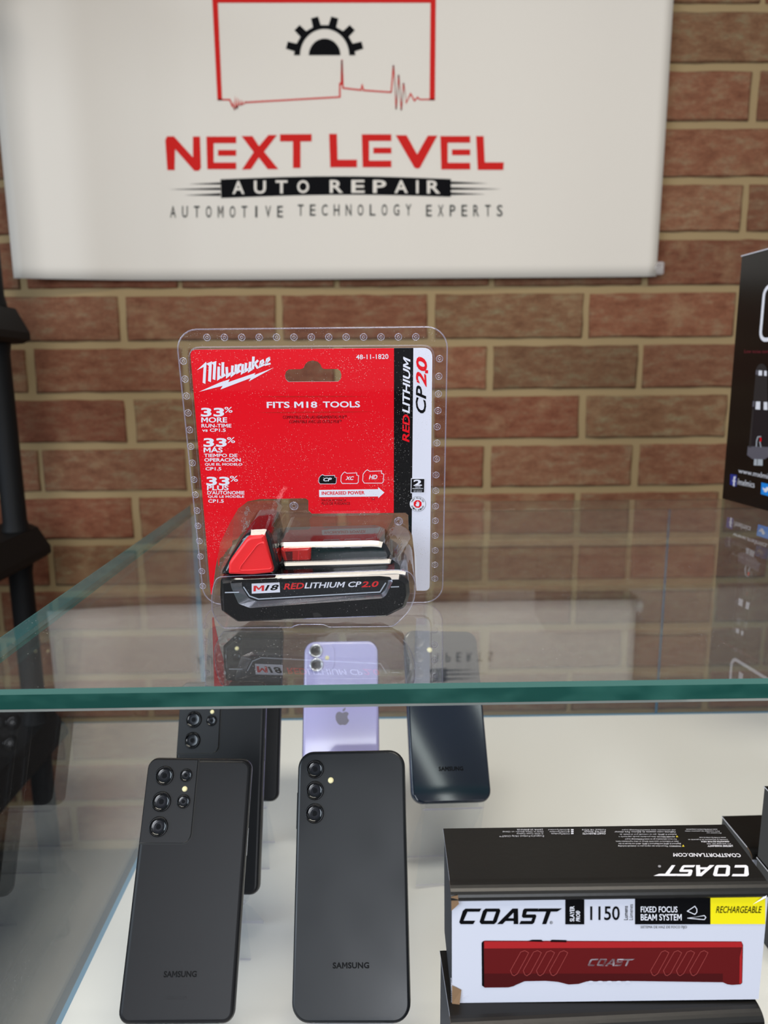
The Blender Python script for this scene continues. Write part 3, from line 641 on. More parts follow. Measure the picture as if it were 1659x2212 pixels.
# bubble walls
NT = .0525
f_body = arc(at(Z3, [(272, 520), (246, 605), (246, 725), (300, 810), (388, 868), (470, 873), (515, 846), (545, 843), (585, 864), (640, 866), (690, 842), (722, 806), (760, 797), (900, 797), (935, 816), (962, 848), (1000, 857), (1058, 852), (1100, 831), (1140, 829), (1182, 847), (1230, 850), (1275, 830), (1335, 782), (1395, 722), (1428, 650), (1432, 545), (1405, 492), (1330, 478)], NT-.006), .004, 4)
def grow(p, c, k, n): return Vector((c.x+(p.x-c.x)*k, c.y+(p.y-c.y)*k, n))
f_body = fix(f_body); cb = sum(f_body, Vector())/len(f_body)
yfl = lambda n: .0005+n*math.tan(.1508)      # the glass top in the pack's own frame
b_body = [Vector((p.x, p.y*.86+.009, .0026)) for p in f_body]
fl = lambda p: Vector((p.x, max(p.y, yfl(p.z)+.0002), p.z))
rf = chamfer(f_body, NT, .0014)
mb.loft([[fl(p) for p in r] for r in [b_body]+rf], 'shell', False, None, 'shell')
mb.tube([fl(p)+Vector((0, 0, -.0005)) for p in rf[0]], .00035, 'rim', 6, True)
def lobe(front, backp, nf, nb=.0026, e=.0035):
    front, backp = fix(front), fix(backp); rf = chamfer(front, nf+e, e*.75)
    mb.loft([backp]+rf, 'shell', False, None, 'shell')
tw_f = arc(at(Z3, [(262, 520), (330, 385), (415, 275), (450, 256), (560, 250), (588, 275), (650, 500)], .047), .005, 5)
tw_b = arc(at(Z3, [(262, 430), (300, 300), (385, 140), (440, 92), (620, 84), (668, 135), (692, 330)], .0026), .005, 5)
lobe(tw_f, tw_b, .047)
rl_f = arc(at(Z3, [(620, 480), (624, 330), (1200, 318), (1262, 330), (1300, 420), (1310, 480)], .036), .004, 5)
rl_b = arc(at(Z3, [(690, 330), (690, 182), (1260, 168), (1330, 168), (1395, 260), (1410, 330)], .0026), .004, 5)
lobe(rl_f, rl_b, .036)
mb.build('clear_shell', pk)

bt = empty('power_tool_battery', CF, 'black tool battery with red latch and silver lettering sealed in the blister pack', 'battery')
def prism(mb, pts, n0, n1, e, side, front, smooth=True, r=.002):
    p0 = arc(fix(pts), r, 3)
    mb.loft([[Vector((p.x, p.y, n0)) for p in p0]]+(roundfront(p0, n1, e, 3) if smooth else chamfer(p0, n1, e)), side, smooth, side, front)
mb = MB()
body = at(Z3, [(288, 548), (284, 640), (292, 738), (385, 803), (1262, 772), (1375, 716), (1402, 640), (1396, 560), (1345, 522), (420, 540)], .047)
panel_o = at(Z3, [(345, 560), (355, 600), (395, 690), (462, 716), (1242, 658), (1262, 640), (1302, 560), (1288, 534), (1225, 528), (425, 552)], .0485)
p0 = arc(fix(body), .0016, 3); po = arc(fix(panel_o), .001, 3)
e0 = [Vector((p.x, max(p.y, yfl(.004)), .004)) for p in p0]
rfb = chamfer(p0, .0485, .0022); rim = rfb[-1]
mb.loft([e0]+rfb, 'batt_gloss', False, 'batt', None)
mb.poly(rim, 'batt', [list(reversed(S_(po, .0485)))])
# joint line round the case and the feet notches
pz = Pen(mb, cto, .0487, Z3)
for q in ([(315, 622), (398, 620), (398, 627), (315, 629)], [(1290, 590), (1338, 588), (1338, 594), (1290, 596)]): pz.poly(q, 'silver', dn=.0003)
pz.poly([(830, 745), (862, 742), (890, 765), (838, 772)], 'ph_slit', dn=.0002)
prism(mb, at(Z3, [(650, 500), (650, 448), (1290, 430), (1345, 470), (1345, 510)], .040), .004, .0415, .002, 'batt_gloss', 'batt_gloss', False)
mb.build('housing', bt)
mb = MB()
PN = .0455
pin = arc(fix(at(Z3, [(412, 565), (418, 600), (455, 660), (505, 676), (1232, 632), (1250, 615), (1276, 560), (1260, 545), (1215, 540), (470, 560)], PN)), .001, 3)
mb.loft([S_(po, .0487), S_(pin, PN)], 'chrome', False, None, 'batt_panel')
pz = Pen(mb, cto, PN+.0002, Z3)
pz.line([(424, 592), (460, 646), (512, 664), (1226, 622), (1260, 568)], 7, 'silver')
bdg = [(472, 573), (636, 566), (639, 624), (473, 632)]
pz.poly(bdg, 'p_white'); pz.text('M', [(484, 586), (546, 583), (544, 616), (482, 619)], 'batt_red', 0.027, dn=.0002); pz.text('18', [(552, 582), (632, 578), (628, 611), (548, 615)], 'p_black', 0.027, .2, dn=.0002)
pz.text('RED', [(664, 573), (782, 567), (778, 603), (661, 608)], 'batt_red', 0.023, .12); pz.text('LITHIUM CP', [(786, 567), (1118, 560), (1113, 592), (782, 602)], 'p_white', 0.020, .12); pz.text('2.0', [(1121, 560), (1219, 558), (1215, 592), (1116, 595)], 'batt_red', 0.023, .15)
mb.build('label_panel', bt)
mb = MB()
prism(mb, at(Z3, [(292, 512), (345, 415), (425, 292), (455, 268), (556, 262), (580, 288), (630, 488), (612, 520)], .045), .004, .0475, .003, 'batt_gloss', 'batt'); mb.build('latch_tower', bt)
mb = MB()
lo = [(338, 512), (340, 450), (352, 428), (442, 308), (468, 292), (540, 283), (548, 290), (602, 495), (592, 504), (480, 516)]
prism(mb, at(Z3, lo, .050), .044, .0520, .0016, 'batt_red', 'batt_red', r=.0014)
li = [(402, 496), (408, 470), (505, 345), (522, 335), (545, 332), (592, 478), (582, 486), (470, 494)]
pi_ = arc(fix(at(Z3, li, .0522)), .0012, 3); ci = sum(pi_, Vector())/len(pi_)
mb.loft([[grow(p, ci, 1.06, .05215) for p in pi_], [grow(p, ci, 1.0, .0530) for p in pi_], [grow(p, ci, .94, .0524) for p in pi_]], 'batt_red', True, None, 'batt_red')
mb.build('latch_button', bt)
mb = MB()
prism(mb, at(Z3, [(632, 335), (1205, 322), (1262, 345), (1290, 400), (1290, 440), (640, 446)], .033), .004, .034, .0018, 'batt_gloss', 'batt_gloss', False)
pz = Pen(mb, cto, .0343, Z3)
for x in (845, 945, 1050): pz.line([(x, 345), (x+5, 362), (x+68, 360), (x+72, 343)], 4, 'mx_mid')
mb.build('terminal_rail', bt)
mb = MB(); prism(mb, at(Z3, [(638, 365), (812, 356), (822, 365), (820, 440), (800, 452), (672, 456), (650, 420)], .036), .031, .0368, .002, 'tab_red', 'tab_red'); 
pz = Pen(mb, cto, .0370, Z3); pz.poly([(668, 385), (712, 385), (712, 438), (682, 440)], 'pic_red'); pz.line([(750, 380), (745, 445)], 5, 'batt_red'); mb.build('release_tab', bt)

# ------------------------------------------------------------------ phones and their stands
def lens(parent, to, zoom, x, y, r, ring='lens_ring', h=.0012, glassr=.86, n0=0, seg=28, inner=.45, pmm=None):
    c = to(x*zoom[0]+zoom[1], y*zoom[0]+zoom[2], n0); rad = (to((x+r)*zoom[0]+zoom[1], y*zoom[0]+zoom[2], n0)-c).length
    mb = MB(); mb.lathe(c, [(rad*1.02, -.0008), (rad, h*.7), (rad*.96, h), (rad*glassr, h), (rad*glassr*.98, h*.55), (rad*glassr*.72, h*.5), (rad*inner, h*.38)], [ring, ring, ring, 'lens', 'lens', 'lens_in'], seg)
    mb.lathe((c.x, c.y, c.z+h*.40), [(rad*inner*.62, -.0002), (rad*inner*.55, .0002)], 'lens', 16)
    return mb.build('camera_lens', parent)
def flash(parent, to, zoom, x, y, r, n0=0):
    c = to(x*zoom[0]+zoom[1], y*zoom[0]+zoom[2], n0); rad = (to((x+r)*zoom[0]+zoom[1], y*zoom[0]+zoom[2], n0)-c).length
    mb = MB(); mb.lathe(c, [(rad, -.0004), (rad*.95, .0003), (rad*.4, .0005)], 'flash', 16); return mb.build('camera_flash', parent)
def stand(fr, label, w=.055, lip=.016, hgt=.085, drop=None, t=.010):
    """bent clear acrylic easel: back rest, lip under the phone, two sloping feet"""
    o = fr.translation.copy(); base = Vector((o.x, o.y, ZC+DK)); e = empty('phone_stand', Matrix.Translation(base), label, 'phone stand', 'clear acrylic phone stands')
    bi = e.matrix_world.inverted() @ fr
    def sheet(name, path, ww):
        """thin bent sheet along a path in the phone's (y, z) plane"""
        mb = MB(); th = .0020; L = []; n = len(path)
        for i, (y, z) in enumerate(path):
            a = path[max(0, i-1)]; b = path[min(n-1, i+1)]; d = Vector((b[0]-a[0], b[1]-a[1])).normalized(); nn = Vector((-d.y, d.x))
            L.append([Vector((-ww/2, y, z)), Vector((ww/2, y, z)), Vector((ww/2, y+nn.x*th, z+nn.y*th)), Vector((-ww/2, y+nn.x*th, z+nn.y*th))])
        mb.loft(L, 'acrylic', False, 'rim', 'rim'); mb.v = [tuple(bi @ Vector(p)) for p in mb.v]; return mb.build(name, e)
    inv = fr.inverted()
    def floor_at(dy):    # a point of the deck dy in front of the phone foot
        q = inv @ Vector((o.x, o.y+dy, ZC+DK+.001)); return (q.y, q.z)
    sheet('back_rest', [(hgt, -t-.0004), (.0, -t-.0004), (-.0032, -t+.001), (-.0032, lip-.012), (.004, lip-.0105)][:3]+[(-.0032, .004), (.002, .006)], w)
    sheet('support_leg', [(-.0055, .0035), floor_at(-.004)], w); sheet('support_leg', [(-.0055, -.002), floor_at(.035)], w)
    return e
ZA = (.3978, 240, 1600); ZB = (.44003, 370, 1330)
def sbox(mb, x0, x1, y0, y1, n0, n1, mat): mb.box((x0, y0, n0), (x1, y1, n1), mat)
def ultra(fr, label, name_zoom, lenses, flashes, right, bottom, txt=None):
    e = empty('smartphone', fr, label, 'phone', 'phones standing in the case'); to = lambda px, py, n: on(fr, px, py, n)
    w, h, t = .0756, .1651, .0089; mb = MB(); slab(mb, w, h, .0075, -t, 0, .0032, 'ph_frame', 'ph_black', 0, h/2)
    if txt: txt(Pen(mb, to, .00012, ZA))
    mb.build('body', e)
    # camera block wraps the top left corner and meets a fine groove
    xr, yb = right, bottom; hh = .0012; mb = MB()
    pts = [Vector((-w/2+.0012, yb, 0)), Vector((xr-.006, yb, 0))]+[Vector((xr-.006+.006*sin(a), yb+.006-.006*cos(a), 0)) for a in [pi/2*k/6 for k in range(1, 7)]]+[Vector((xr, h-.0012, 0)), Vector((-w/2+.007, h-.0012, 0))]+[Vector((-w/2+.007-.0058*sin(a), h-.007+.0058*cos(a), 0)) for a in [pi/2*k/5 for k in range(1, 6)]]
    c = sum(pts, Vector())/len(pts)
    mb.loft([S_(pts, -.004), S_(pts, hh-.0004), [grow(p, c, .985, hh) for p in pts]], ['ph_frame', 'ph_frame'], False, None, 'ph_grey')
    mod = mb.build('camera_block', e)
    mb = MB(); gp = Pen(mb, lambda x, y, n: Vector((x, y, n)), .0001)
    gp.line([(-w/2+.001, yb-.0005), (xr-.006, yb-.0005)]+[(xr-.006+.0065*sin(a), yb+.006-.0065*cos(a)) for a in [pi/2*k/6 for k in range(1, 7)]]+[(xr+.0005, h-.001)], .0009, 'ph_slit')
    mb.build('groove', e)
    for x, y, r in lenses: lens(mod, to, name_zoom, x, y, r, n0=hh)
    for x, y, r in flashes: flash(mod, to, name_zoom, x, y, r, n0=hh)
    mb = MB(); sbox(mb, w/2-.0004, w/2+.0003, .10, .118, -.0055, -.0035, 'ph_frame'); mb.build('side_button', e)
    return e, mod
fA = frame((-.1328, .3959, -.4141), R(3.73), R(30.89), R(-3.36))
qa = on(fA, 432*.3978+240, 540*.3978+1600); 
ultra(fA, 'matte black phone with a five lens corner camera block, frontmost of the left row', ZA, [(290, 190, 50), (273, 331, 52), (257, 467, 52), (407, 188, 34), (393, 330, 36)], [(400, 262, 15)], qa.x, on(fA, 300*.3978+240, 556*.3978+1600).y,
      lambda p: (p.text('SAMSUNG', [(287, 1251), (466, 1250), (464, 1284), (284, 1286)], 'logo_dk', .03), p.text('Manufactured in Korea', (303, 1386, 410, 1396), 'mark_faint', 0, res=1), p.text('Samsung Electronics Co., Ltd.', (293, 1399, 412, 1409), 'mark_faint', 0, res=1)))
stand(fA, 'clear acrylic easel under the frontmost black phone of the left row')
fC = frame((-.1311, .4986, -.4009), R(-7.93), R(26.75), R(3.31))
ultra(fC, 'matte black five lens phone standing second in the left row, half behind the front one', ZB, [(117, 408, 38), (110, 510, 38), (103, 612, 38), (205, 420, 25), (197, 515, 25)], [(201, 472, 10)], on(fC, 237*.44+370, 560*.44+1330).x, on(fC, 100*.44+370, 677*.44+1330).y)
stand(fC, 'clear acrylic easel under the second phone of the left row')
fD = frame((-.1293, .6042, -.3881), 0, R(28), 0)
ultra(fD, 'matte black five lens phone at the back of the left row, below the battery pack', ZB, [(250, 126, 30), (247, 205, 30), (245, 285, 30), (322, 118, 21), (320, 201, 21)], [(322, 161, 10)], on(fD, 351*.44+370, 200*.44+1330).x, on(fD, 250*.44+370, 355*.44+1330).y)
stand(fD, 'clear acrylic easel under the rearmost phone of the left row')
# smudged three lens phone in front
def triple(fr, label, w, h, t, rc, body, side, zoom, lenses, fl, ring, logo, logomat, btn=True):
    e = empty('smartphone', fr, label, 'phone', 'phones standing in the case'); to = lambda px, py, n: on(fr, px, py, n)
    mb = MB(); slab(mb, w, h, rc, -t, 0, .0022, side, body, 0, h/2, 8)
    p = Pen(mb, to, .00012, zoom); p.text('SAMSUNG', logo, logomat, .035, space=1.05); mb.build('body', e)
    for x, y, r in lenses: lens(e, to, zoom, x, y, r, ring)
    flash(e, to, zoom, *fl)
    if btn: mb = MB(); sbox(mb, -w/2-.0006, -w/2+.0006, h-.052, h-.028, -.006, -.0035, side); mb.build('side_button', e)
    return e
fB = frame((-.018, .3897, -.4096), R(-4.68), R(31.83), R(2.47))
triple(fB, 'large smudged black phone with three separate lenses in a column, front row centre', .078, .1677, .0091, .0115, 'ph_smudge', 'ph_frame', ZA, [(1108, 155, 47), (1107, 271, 48), (1105, 395, 50)], (1193, 215, 16), 'lens_ring', [(1203, 1204), (1401, 1203), (1402, 1237), (1203, 1238)], 'logo_dk')
stand(fB, 'clear acrylic easel under the smudged front phone')
fF = frame((.0691, .5792, -.3764), R(13.28), R(35.49), R(-6.61))
triple(fF, 'glossy navy blue phone with three lenses, right of the lilac phone', .0748, .1596, .0081, .0105, 'ph_blue', 'ph_bframe', ZB, [(1213, 130, 31), (1213, 205, 31), (1214, 280, 31)], (1268, 168, 13), 'lens_ringb', [(1312, 741), (1432, 739), (1434, 761), (1313, 763)], 'logo_dk', False)
stand(fF, 'clear acrylic easel whose lip shows under the navy blue phone')
fE = frame((-.0342, .6184, -.3961), 0, R(28), 0)
e = empty('smartphone', fE, 'pale lilac phone with two lenses, behind the smudged black phone', 'phone', 'phones standing in the case'); toE = lambda px, py, n: on(fE, px, py, n)
mb = MB(); w, h = .0757, .1509; slab(mb, w, h, .0115, -.0083, 0, .003, 'ph_lframe', 'ph_lilac', 0, h/2, 8)
p = Pen(mb, toE, .00012, ZB)
ap = [(840, 478), (826, 470), (812, 476), (806, 492), (808, 512), (818, 530), (829, 538), (841, 534), (852, 538), (863, 531), (874, 514), (866, 506), (864, 494), (872, 480), (862, 472), (852, 472)]
p.poly([tuple(v) for v in arc([Vector((x, y, 0)) for x, y in ap], 5, 2)] and [(v.x, v.y) for v in arc([Vector((x, y, 0)) for x, y in ap], 6, 3)], 'logo_grey'); p.poly([(841, 470), (842, 460), (852, 452), (856, 452), (854, 462), (847, 469)], 'logo_grey')
mb.build('body', e)
c = toE(734*.44+370, 207*.44+1330, 0); mb = MB(); slab(mb, .0285, .0285, .0085, -.001, .0011, .0008, 'ph_lilac', 'ph_lilac', c.x, c.y, 6); mod = mb.build('camera_block', e)
for x, y in ((710, 173), (713, 241)): lens(mod, toE, ZB, x, y, 33, 'lens_rings', .0016, .74, .0011)
flash(mod, toE, ZB, 765, 207, 11, .0011)
stand(fE, 'clear acrylic easel under the lilac phone')

# ------------------------------------------------------------------ flashlight cartons
ZK = (.44545, 920, 1640)
BW, BH, BD = .163, .0642, .0500
def strokes(pen, q, mat, col_w=.16):
    """slanted wide brand letters drawn in the quad q"""
    def put(polys, x0, x1):
        for pl in polys: pen.poly([tuple(bil(q, x0+(x1-x0)*a, b)[:2]) for a, b in pl], mat)
    sl = .0
    put([[(.22, 1), (1.10, 1), (1.02, .80), (.36, .80), (.22, .22), (.86, .22), (.78, 0), (.10, 0), (0, .12), (.10, .86)]], .0, .185)
    put([[(.22, 1), (.56, 1), (.56, .80), (.34, .80), (.24, .22), (.56, .22), (.56, 0), (.12, 0), (0, .14), (.10, .86)], [(.56, 1), (1.0, 1), (1.08, .86), (.96, .14), (.84, 0), (.56, 0), (.56, .22), (.74, .22), (.84, .80), (.56, .80)]], .205, .385)
    put([[(0, 0), (.62, 1), (.88, 1), (.70, .74), (.48, .38), (.38, .2), (.26, 0)], [(.88, 1), (1.0, 0), (.78, 0), (.76, .2), (.38, .2), (.48, .38), (.74, .38), (.70, .74)]], .385, .60)
    put([[(.16, 1), (1.06, 1), (.98, .80), (.34, .80), (.31, .62), (.90, .62), (.98, .52), (.90, .1), (.80, 0), (-.04, 0), (.04, .2), (.70, .2), (.74, .40), (.16, .40), (.06, .5), (.08, .9)]], .615, .775)
    put([[(-.1, .80), (0, 1), (1.1, 1), (.98, .88), (.88, .80), (.58, .80), (.44, 0), (.24, 0), (.36, .80)]], .79, 1.0)
def coast_box(mw, label, printed, h=BH):
    e = empty('flashlight_box', mw, label, 'box', 'flashlight cartons stacked in the case')
    w, d = BW, BD; mb = MB(); rr_ = .0055
    # carton: front prints white, ends charcoal, back and bottom black (local: x right, y up, z to the viewer, origin centre bottom front)
    pr = [(.0006, -d), (.0006, 0), (h-.0062, 0), (h-.0012, -.0064), (h-.0012, -d)]
    ring0 = [Vector((-w/2, y, z)) for y, z in pr]; ring1 = [Vector((w/2, y, z)) for y, z in pr]
    i0 = mb.add(ring0+ring1); n5 = len(pr)
    for i in range(n5): j = (i+1) % n5; mb.face([i0+i, i0+n5+i, i0+n5+j, i0+j], 'bx_white' if i == 1 else 'bx_black')
    mb.face([i0+i for i in range(n5)], 'bx_side'); mb.face([i0+n5+i for i in reversed(range(n5))], 'bx_side')
    if printed:
        to = lambda px, py, n: on(mw, px, py, n); p = Pen(mb, to, .0002, ZK)
        strokes(p, [(172, 725), (650, 724), (640, 800), (160, 800)], bk)
        p.text('®', (600, 785, 615, 800), bk); p.rect(676, 664, 768, 801, bk); p.text('SLAYER', [(698, 787), (698, 712), (720, 712), (720, 787)], wt, 0.016, dn=.0001); p.text('PRO®', [(727, 787), (727, 735), (748, 735), (748, 787)], wt, 0.016, .2, dn=.0001)
        p.text('1150', (797, 713, 940, 781), bk, 0.012); p.text('Lumens', [(960, 780), (960, 712), (979, 712), (979, 780)], bk, 0.010); p.text('Lúmenes', [(985, 780), (985, 704), (1004, 704), (1004, 780)], 'p_dark', 0)
        p.rect(1014, 664, 1380, 801, bk); p.text('FIXED FOCUS', (1042, 714, 1220, 743), wt, 0.010, dn=.0001); p.text('BEAM SYSTEM', (1042, 751, 1240, 782), wt, 0.010, dn=.0001)
        p.line([(1268, 737), (1304, 713), (1314, 727), (1314, 742), (1304, 753)], 3.5, wt, True, .0001); p.line([(1268, 771), (1350, 758), (1358, 767), (1350, 778)], 3.5, wt, True, .0001)
        p.rect(1380, 665, 1646, 800, 'bx_yellow'); p.text('RECHARGEABLE', (1406, 713, 1630, 746), bk, 0.010, .3, dn=.0001); p.text('SISTEMA DE HAZ DE FOCO FIJO', (1041, 808, 1266, 824), 'p_dark', 0, res=2)
        body_ = [(275, 884), (285, 880), (1530, 884), (1538, 900), (1534, 1085), (1526, 1092), (1485, 1095), (1462, 1092), (1440, 1082), (1000, 1076), (780, 1078), (740, 1090), (692, 1093), (640, 1080), (580, 1075), (480, 1077), (450, 1087), (425, 1101), (400, 1107), (285, 1108), (275, 1098)]
        p.poly(body_, 'pic_red'); p.poly([(270, 890), (280, 882), (283, 1106), (272, 1098)], bk, dn=.0001); p.poly([(283, 884), (1532, 886), (1536, 912), (283, 918)], 'pic_redl', dn=.0001); p.poly([(283, 1040), (1440, 1040), (1440, 1080), (1000, 1075), (780, 1077), (740, 1088), (692, 1091), (640, 1079), (580, 1074), (480, 1076), (425, 1100), (400, 1105), (285, 1106)], 'pic_redd', dn=.00005)
        p.poly([(1522, 960), (1534, 905), (1532, 1085), (1520, 1090)], 'pic_redl', dn=.0001)
        p.poly([(488, 884), (515, 876), (560, 876), (572, 887)], bk, dn=.0001); p.poly([(603, 880), (612, 876), (682, 878), (682, 888), (606, 887)], bk, dn=.0001)
        for x in (410, 472, 536, 600, 1090, 1152, 1215, 1280):
            dx = 0 if x < 800 else 2
            p.line([(x+8, 1045), (x, 1025), (x+50+dx, 935), (x+70, 928), (x+88, 938), (x+80, 955), (x+34, 1040), (x+18, 1050)], 3, 'pic_line', True, .0002)
        strokes(p, [(795, 968), (1008, 968), (1000, 1003), (783, 1003)], wt)
        for i in range(5): p.disc(800+i*45, 1080, 15, 5, 'bx_white', .0002, 10)
        for i in range(14): p.line([(122, 1060+i*9), (122+(14-i)*0+i*6+6, 1150)], 1.5, 'card_white')
    else:
        mb.poly([(.055, h-.035, .0002), (w/2-.001, h-.035, .0002), (w/2-.001, h-.003, .0002), (.055, h-.003, .0002)], 'bx_yellow'); mb.poly([(.012, h-.035, .0002), (.053, h-.035, .0002), (.053, h-.003, .0002), (.012, h-.003, .0002)], 'p_black')
    mb.build('carton', e)
    # folded lid: top sheet with a rounded roll down the front edge and open paper ends
    mb = MB(); path = [(h-.0012, -d-.0004), (h, -d), (h, -rr_*1.3)]+[(h-rr_*(1-cos(a)), -rr_*1.3+(rr_*1.3+.0014)*sin(a)) for a in [pi/2*k/7 for k in range(1, 8)]]+[(h-rr_*1.2, .0008)]
    xs = (-w/2-.0006, w/2+.0006)
    L = [[Vector((xs[0], y, z)), Vector((xs[1], y, z))] for y, z in path]
    for i in range(len(L)-1): b = mb.add([L[i][0], L[i][1], L[i+1][1], L[i+1][0]]); mb.face([b, b+3, b+2, b+1], 'bx_black', True)
    for s_ in (0, 1):
        for i in range(len(L)-1):
            a, b2 = L[i][s_], L[i+1][s_]; dn_ = Vector((0, -.0010, 0)); k = mb.add([a, b2, b2+dn_, a+dn_]); mb.face([k, k+1, k+2, k+3] if s_ else [k+3, k+2, k+1, k], 'bx_kraft' if i > 1 else 'card_white')
    mw2 = mw @ Matrix.Translation((0, h, 0)) @ Matrix.Rotation(-pi/2, 4, 'X')
    if printed:
        def tot(px, py, n):
            q = on(mw2, px, py, n); q = mw.inverted() @ (mw2 @ q); return q
        p = Pen(mb, tot, .0003, ZK)
        class UP(Pen):
            def poly(s, pts, mat, holes=(), dn=0):
                q = [s.P(*p_, s.n+dn) for p_ in pts]; nr = Vector()
                for i in range(len(q)): nr += (q[i]-q[0]).cross(q[(i+1) % len(q)]-q[0])
                s.mb.poly(q if nr.y > 0 else q[::-1], mat)
        p = UP(mb, tot, .0003, ZK)
        strokes(p, [(1577, 568), (1114, 566), (1143, 514), (1560, 513)], wt); p.text('®', (1140, 524, 1126, 514), wt)
        p.text('COASTPORTLAND.COM', [(1530, 475), (1200, 472), (1200, 455), (1522, 457)], wt, 0.016)
        def U(t, x0, x1, y0, y1, b=0, mt=wt): p.text(t, [(x1, y1), (x0, y1), (x0, y0), (x1, y0)], mt, b, res=1)
        U('Designed in Portland, OR by COAST™', 357, 572, 367, 377); U('© 2023 Coast Cutlery', 440, 570, 356, 365); U('Made in China (Hecho en China)', 372, 569, 347, 355); U('2309A 25-BW001R', 441, 568, 338, 345)
        for y in (357, 348, 339): p.rect(704, y, 716, y+6, wt)
        U('COASTproducts', 608, 698, 356, 365); U('@COASTproducts', 600, 698, 347, 355); U('@COASTportland', 594, 698, 338, 345)
        U('COAST PRODUCTS', 760, 872, 356, 365, .02); U('8033 N.E. Holman', 768, 872, 347, 355); U('Portland, OR 97218', 757, 872, 338, 345)
        U('WARNING: This product can expose you to chemicals including', 932, 1238, 416, 425); U('Bisphenol A (BPA) and Bisphenol S (BPS), which are known to the', 934, 1236, 405, 413); U('State of California to cause birth defects or other reproductive harm.', 920, 1225, 394, 402); U('For more information go to www.P65Warnings.ca.gov', 965, 1215, 383, 391)
        U('ADVERTENCIA: Este producto puede exponerlo a', 935, 1208, 371, 379); U('bisfenol A (BPA), que es conocido por el estado de', 940, 1214, 360, 368); U('California como causante de defectos. Para obtener', 915, 1212, 349, 357); U('más información, visite www.P65Warnings.ca.gov', 950, 1210, 339, 346)
        p.poly([(1242, 424), (1254, 424), (1248, 414)], 'yel'); p.poly([(1212, 378), (1224, 378), (1218, 369)], 'yel')
        U('LIFETIME WARRANTY', 1366, 1488, 416, 425, .02); U('For warranty info visit', 1362, 1478, 406, 413); U('GARANTIA DE POR VIDA', 1334, 1472, 396, 403, .02); U('Consulte la información de la garantía en', 1272, 1465, 386, 393); U('www.COASTportland.com', 1326, 1455, 376, 383)
        U('For patents see:', 1360, 1432, 354, 361); U('Para consultar las patentes visite:', 1255, 1424, 345, 352); U('www.COASTportland.com/patents', 1262, 1414, 336, 343)
    mb.build('lid', e)
    if printed:
        mb = MB(); k_t = [(-w/2-.0004, h-.012, .0012), (-w/2+.0035, h-.008, .0012), (-w/2+.003, h-.0025, .0015), (-w/2-.0004, h-.0035, .0012)]; mb.poly(k_t, 'bx_kraft'); mb.build('torn_corner', e); mb = MB()
        mb.poly([(-w/2, .0008, .0006), (-w/2+.004, .0008, .0012), (-w/2+.005, .009, .0004), (-w/2, .012, .0004)], 'bx_kraft'); mb.build('torn_corner', e); mb = MB()
        mb.poly([(w/2-.001, h-.004, .0008), (w/2-.002, h-.006, .0018), (w/2-.008, h-.011, .0006), (w/2-.004, h-.007, .0012)][::-1], 'card_white'); mb.build('torn_corner', e)
    return e
B1 = frame((.1207, .3212, -.3272), R(-1.2), R(0), R(.6))
coast_box(B1, 'white and black carton printed with a red flashlight, topmost at the front', True, BH+.0052)
def lbox(x, y, z, yaw): 
    return frame((x, y, z), yaw, 0, 0)
coast_box(lbox(.1195, .3105, DK+BH+.0012, R(1.6)), 'carton directly under the printed flashlight carton, jutting out at its left', False)
coast_box(lbox(.119, .3125, DK+.0004, R(-.6)), 'carton at the bottom of the front stack, resting on the white deck', False)
coast_box(lbox(.3965, .528, DK+.0004, R(1)), 'lone black carton on the deck behind the two-carton stack at the right', False)
coast_box(lbox(.398, .4715, DK+.0004, R(.6)), 'lower carton of the two-high stack at the right edge', False)
coast_box(lbox(.398, .4712, DK+BH+.0012, R(1)), 'upper charcoal ended carton of the two-high stack at the right edge', False)

# ------------------------------------------------------------------ microphone carton
near = Vector((.4780, .706, GT)); far = Vector((.4543, .9025, GT)); du = (near-far); L0 = du.length
yawm = math.atan2(du.y, du.x); MF = frame(((far.x+near.x)/2, (far.y+near.y)/2, GT+.0006), yawm, 0, 0)
mbx = empty('microphone_box', MF, 'tall glossy black carton printed with a microphone, at the right end of the glass top', 'box')
MH = .300; MD = .10
mb = MB(); mb.box((-L0/2, 0, -MD), (L0/2, MH, 0), 'mx_black', {'+y': 'mx_grey'})
mto = lambda px, py, n: on(MF, px, py, n)
ZM = (.27123, 1560, 520); p = Pen(mb, mto, .0003, ZM)
fr_ = [(330, 795), (310, 790), (303, 765), (335, 400), (345, 375), (365, 360)]
c0_ = mto(1641.5, 735, .0003); c1_ = mto(1651, 620, .0003)
x0, y0, x1, y1 = c0_.x, c0_.y, .085, c1_.y; lp = Pen(mb, lambda x, y, n: Vector((x, y, n)), .0003)
ring_o = rr(x1-x0, y1-y0, .010, 5, (x0+x1)/2, (y0+y1)/2); lp.line([(v.x, v.y) for v in ring_o], .0045, 'p_white', True)
lp.text('MXL', [(x0+.016, y1-.012), (x1-.012, y1-.012), (x1-.012, y0+.012), (x0+.016, y0+.012)], 'p_white', 0.024)
p.text('Low noise condenser microphone', [(178, 868), (620, 868), (618, 905), (176, 902)], 'mx_red', .0)
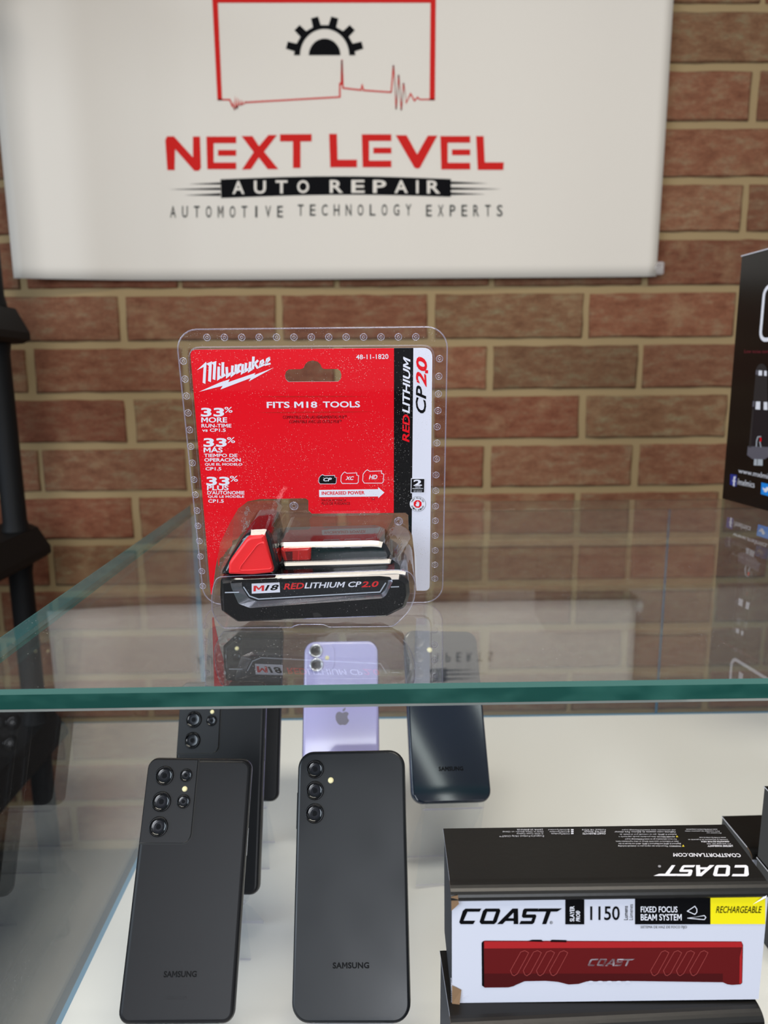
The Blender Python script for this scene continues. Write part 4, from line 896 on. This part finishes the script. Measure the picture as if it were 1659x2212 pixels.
# the microphone picture
def mp(f, z): 
    """picture coordinates: f across (-1..1 about the axis), z down the axis in crop pixels"""
    ax = 316-(z-980)*.036; return (ax+f*(42+(z-980)*.052), z+f*3)
def band(f0, f1, z0, z1, mat, dn=0): p.poly([mp(f0, z0), mp(f1, z0), mp(f1, z1), mp(f0, z1)], mat, dn=dn)
p.poly([mp(-1, 1060)]+[mp(-cos(a)*1.0, 1035-55*sin(a)) for a in [pi*k/10 for k in range(11)]]+[mp(1, 1060)], 'mx_grey')
band(-1, 1, 1030, 1075, 'mx_body', .0001); band(-1, -.65, 1032, 1070, 'mx_mid', .0002); band(-.52, .1, 1034, 1074, 'p_white', .0002); band(.45, .9, 1034, 1074, 'p_white', .0002)
band(-1, 1, 1075, 1280, 'mx_grey'); band(-1.05, 1.05, 1280, 1345, 'mx_body', .0001); band(-1.05, -.78, 1280, 1325, 'mx_mid', .0002); band(-.62, -.02, 1282, 1345, 'p_white', .0002); band(.45, .95, 1282, 1345, 'p_white', .0002)
band(-1.05, 1.05, 1345, 1650, 'mx_body'); band(-1.05, -.8, 1345, 1650, 'mx_grey', .0001); band(-1.15, 1.15, 1640, 1710, 'mx_mid', .0001); p.poly([mp(-1.15, 1710), mp(1.15, 1710), mp(.6, 1740), mp(-.6, 1740)], 'mx_mid'); band(-.42, .42, 1740, 1790, 'silver', .0001); p.line([mp(-.1, 1740), mp(-.1, 1785)], 5, 'mx_grey', dn=.0002)
p.line([(310, 1560), (285, 1562), (275, 1590), (272, 1640)], 8, 'silver', dn=.0002); p.line([(300, 1600), (308, 1645)], 8, 'silver', dn=.0002); p.rect(300, 1568, 312, 1600, 'card_red', .0002)
p.text('www.mxlmics.com', [(128, 1812), (500, 1880), (500, 1925), (130, 1848)], wt, .0)
p.poly([(65, 1858), (116, 1866), (112, 1958), (62, 1942)], 'mx_blue'); p.line([(108, 1885), (98, 1884), (95, 1905), (93, 1955)], 12, wt, dn=.0001); p.line([(82, 1912), (108, 1916)], 9, wt, dn=.0001)
p.text('/mxlmics', [(122, 1892), (258, 1918), (256, 1968), (118, 1942)], wt, .0)
p.poly([(312, 1925), (420, 1950), (418, 2048), (308, 2018)], 'mx_sky'); p.poly([(322, 1962), (335, 1974), (345, 1975), (352, 1962), (366, 1962), (374, 1975), (366, 1990), (350, 2004), (328, 1998), (338, 1992), (326, 1982)], wt, dn=.0001)
p.text('@mxlmics', [(430, 1965), (600, 2000), (598, 2060), (428, 2020)], wt, 0)
mb.build('carton', mbx)
mb = MB(); mb.box((-L0/2-.0006, MH+.0002, -MD), (L0/2+.0006, MH+.0012, .0008), 'mx_grey', {'+z': 'card_white', '-x': 'card_white'}); mb.build('lid_flap', mbx)
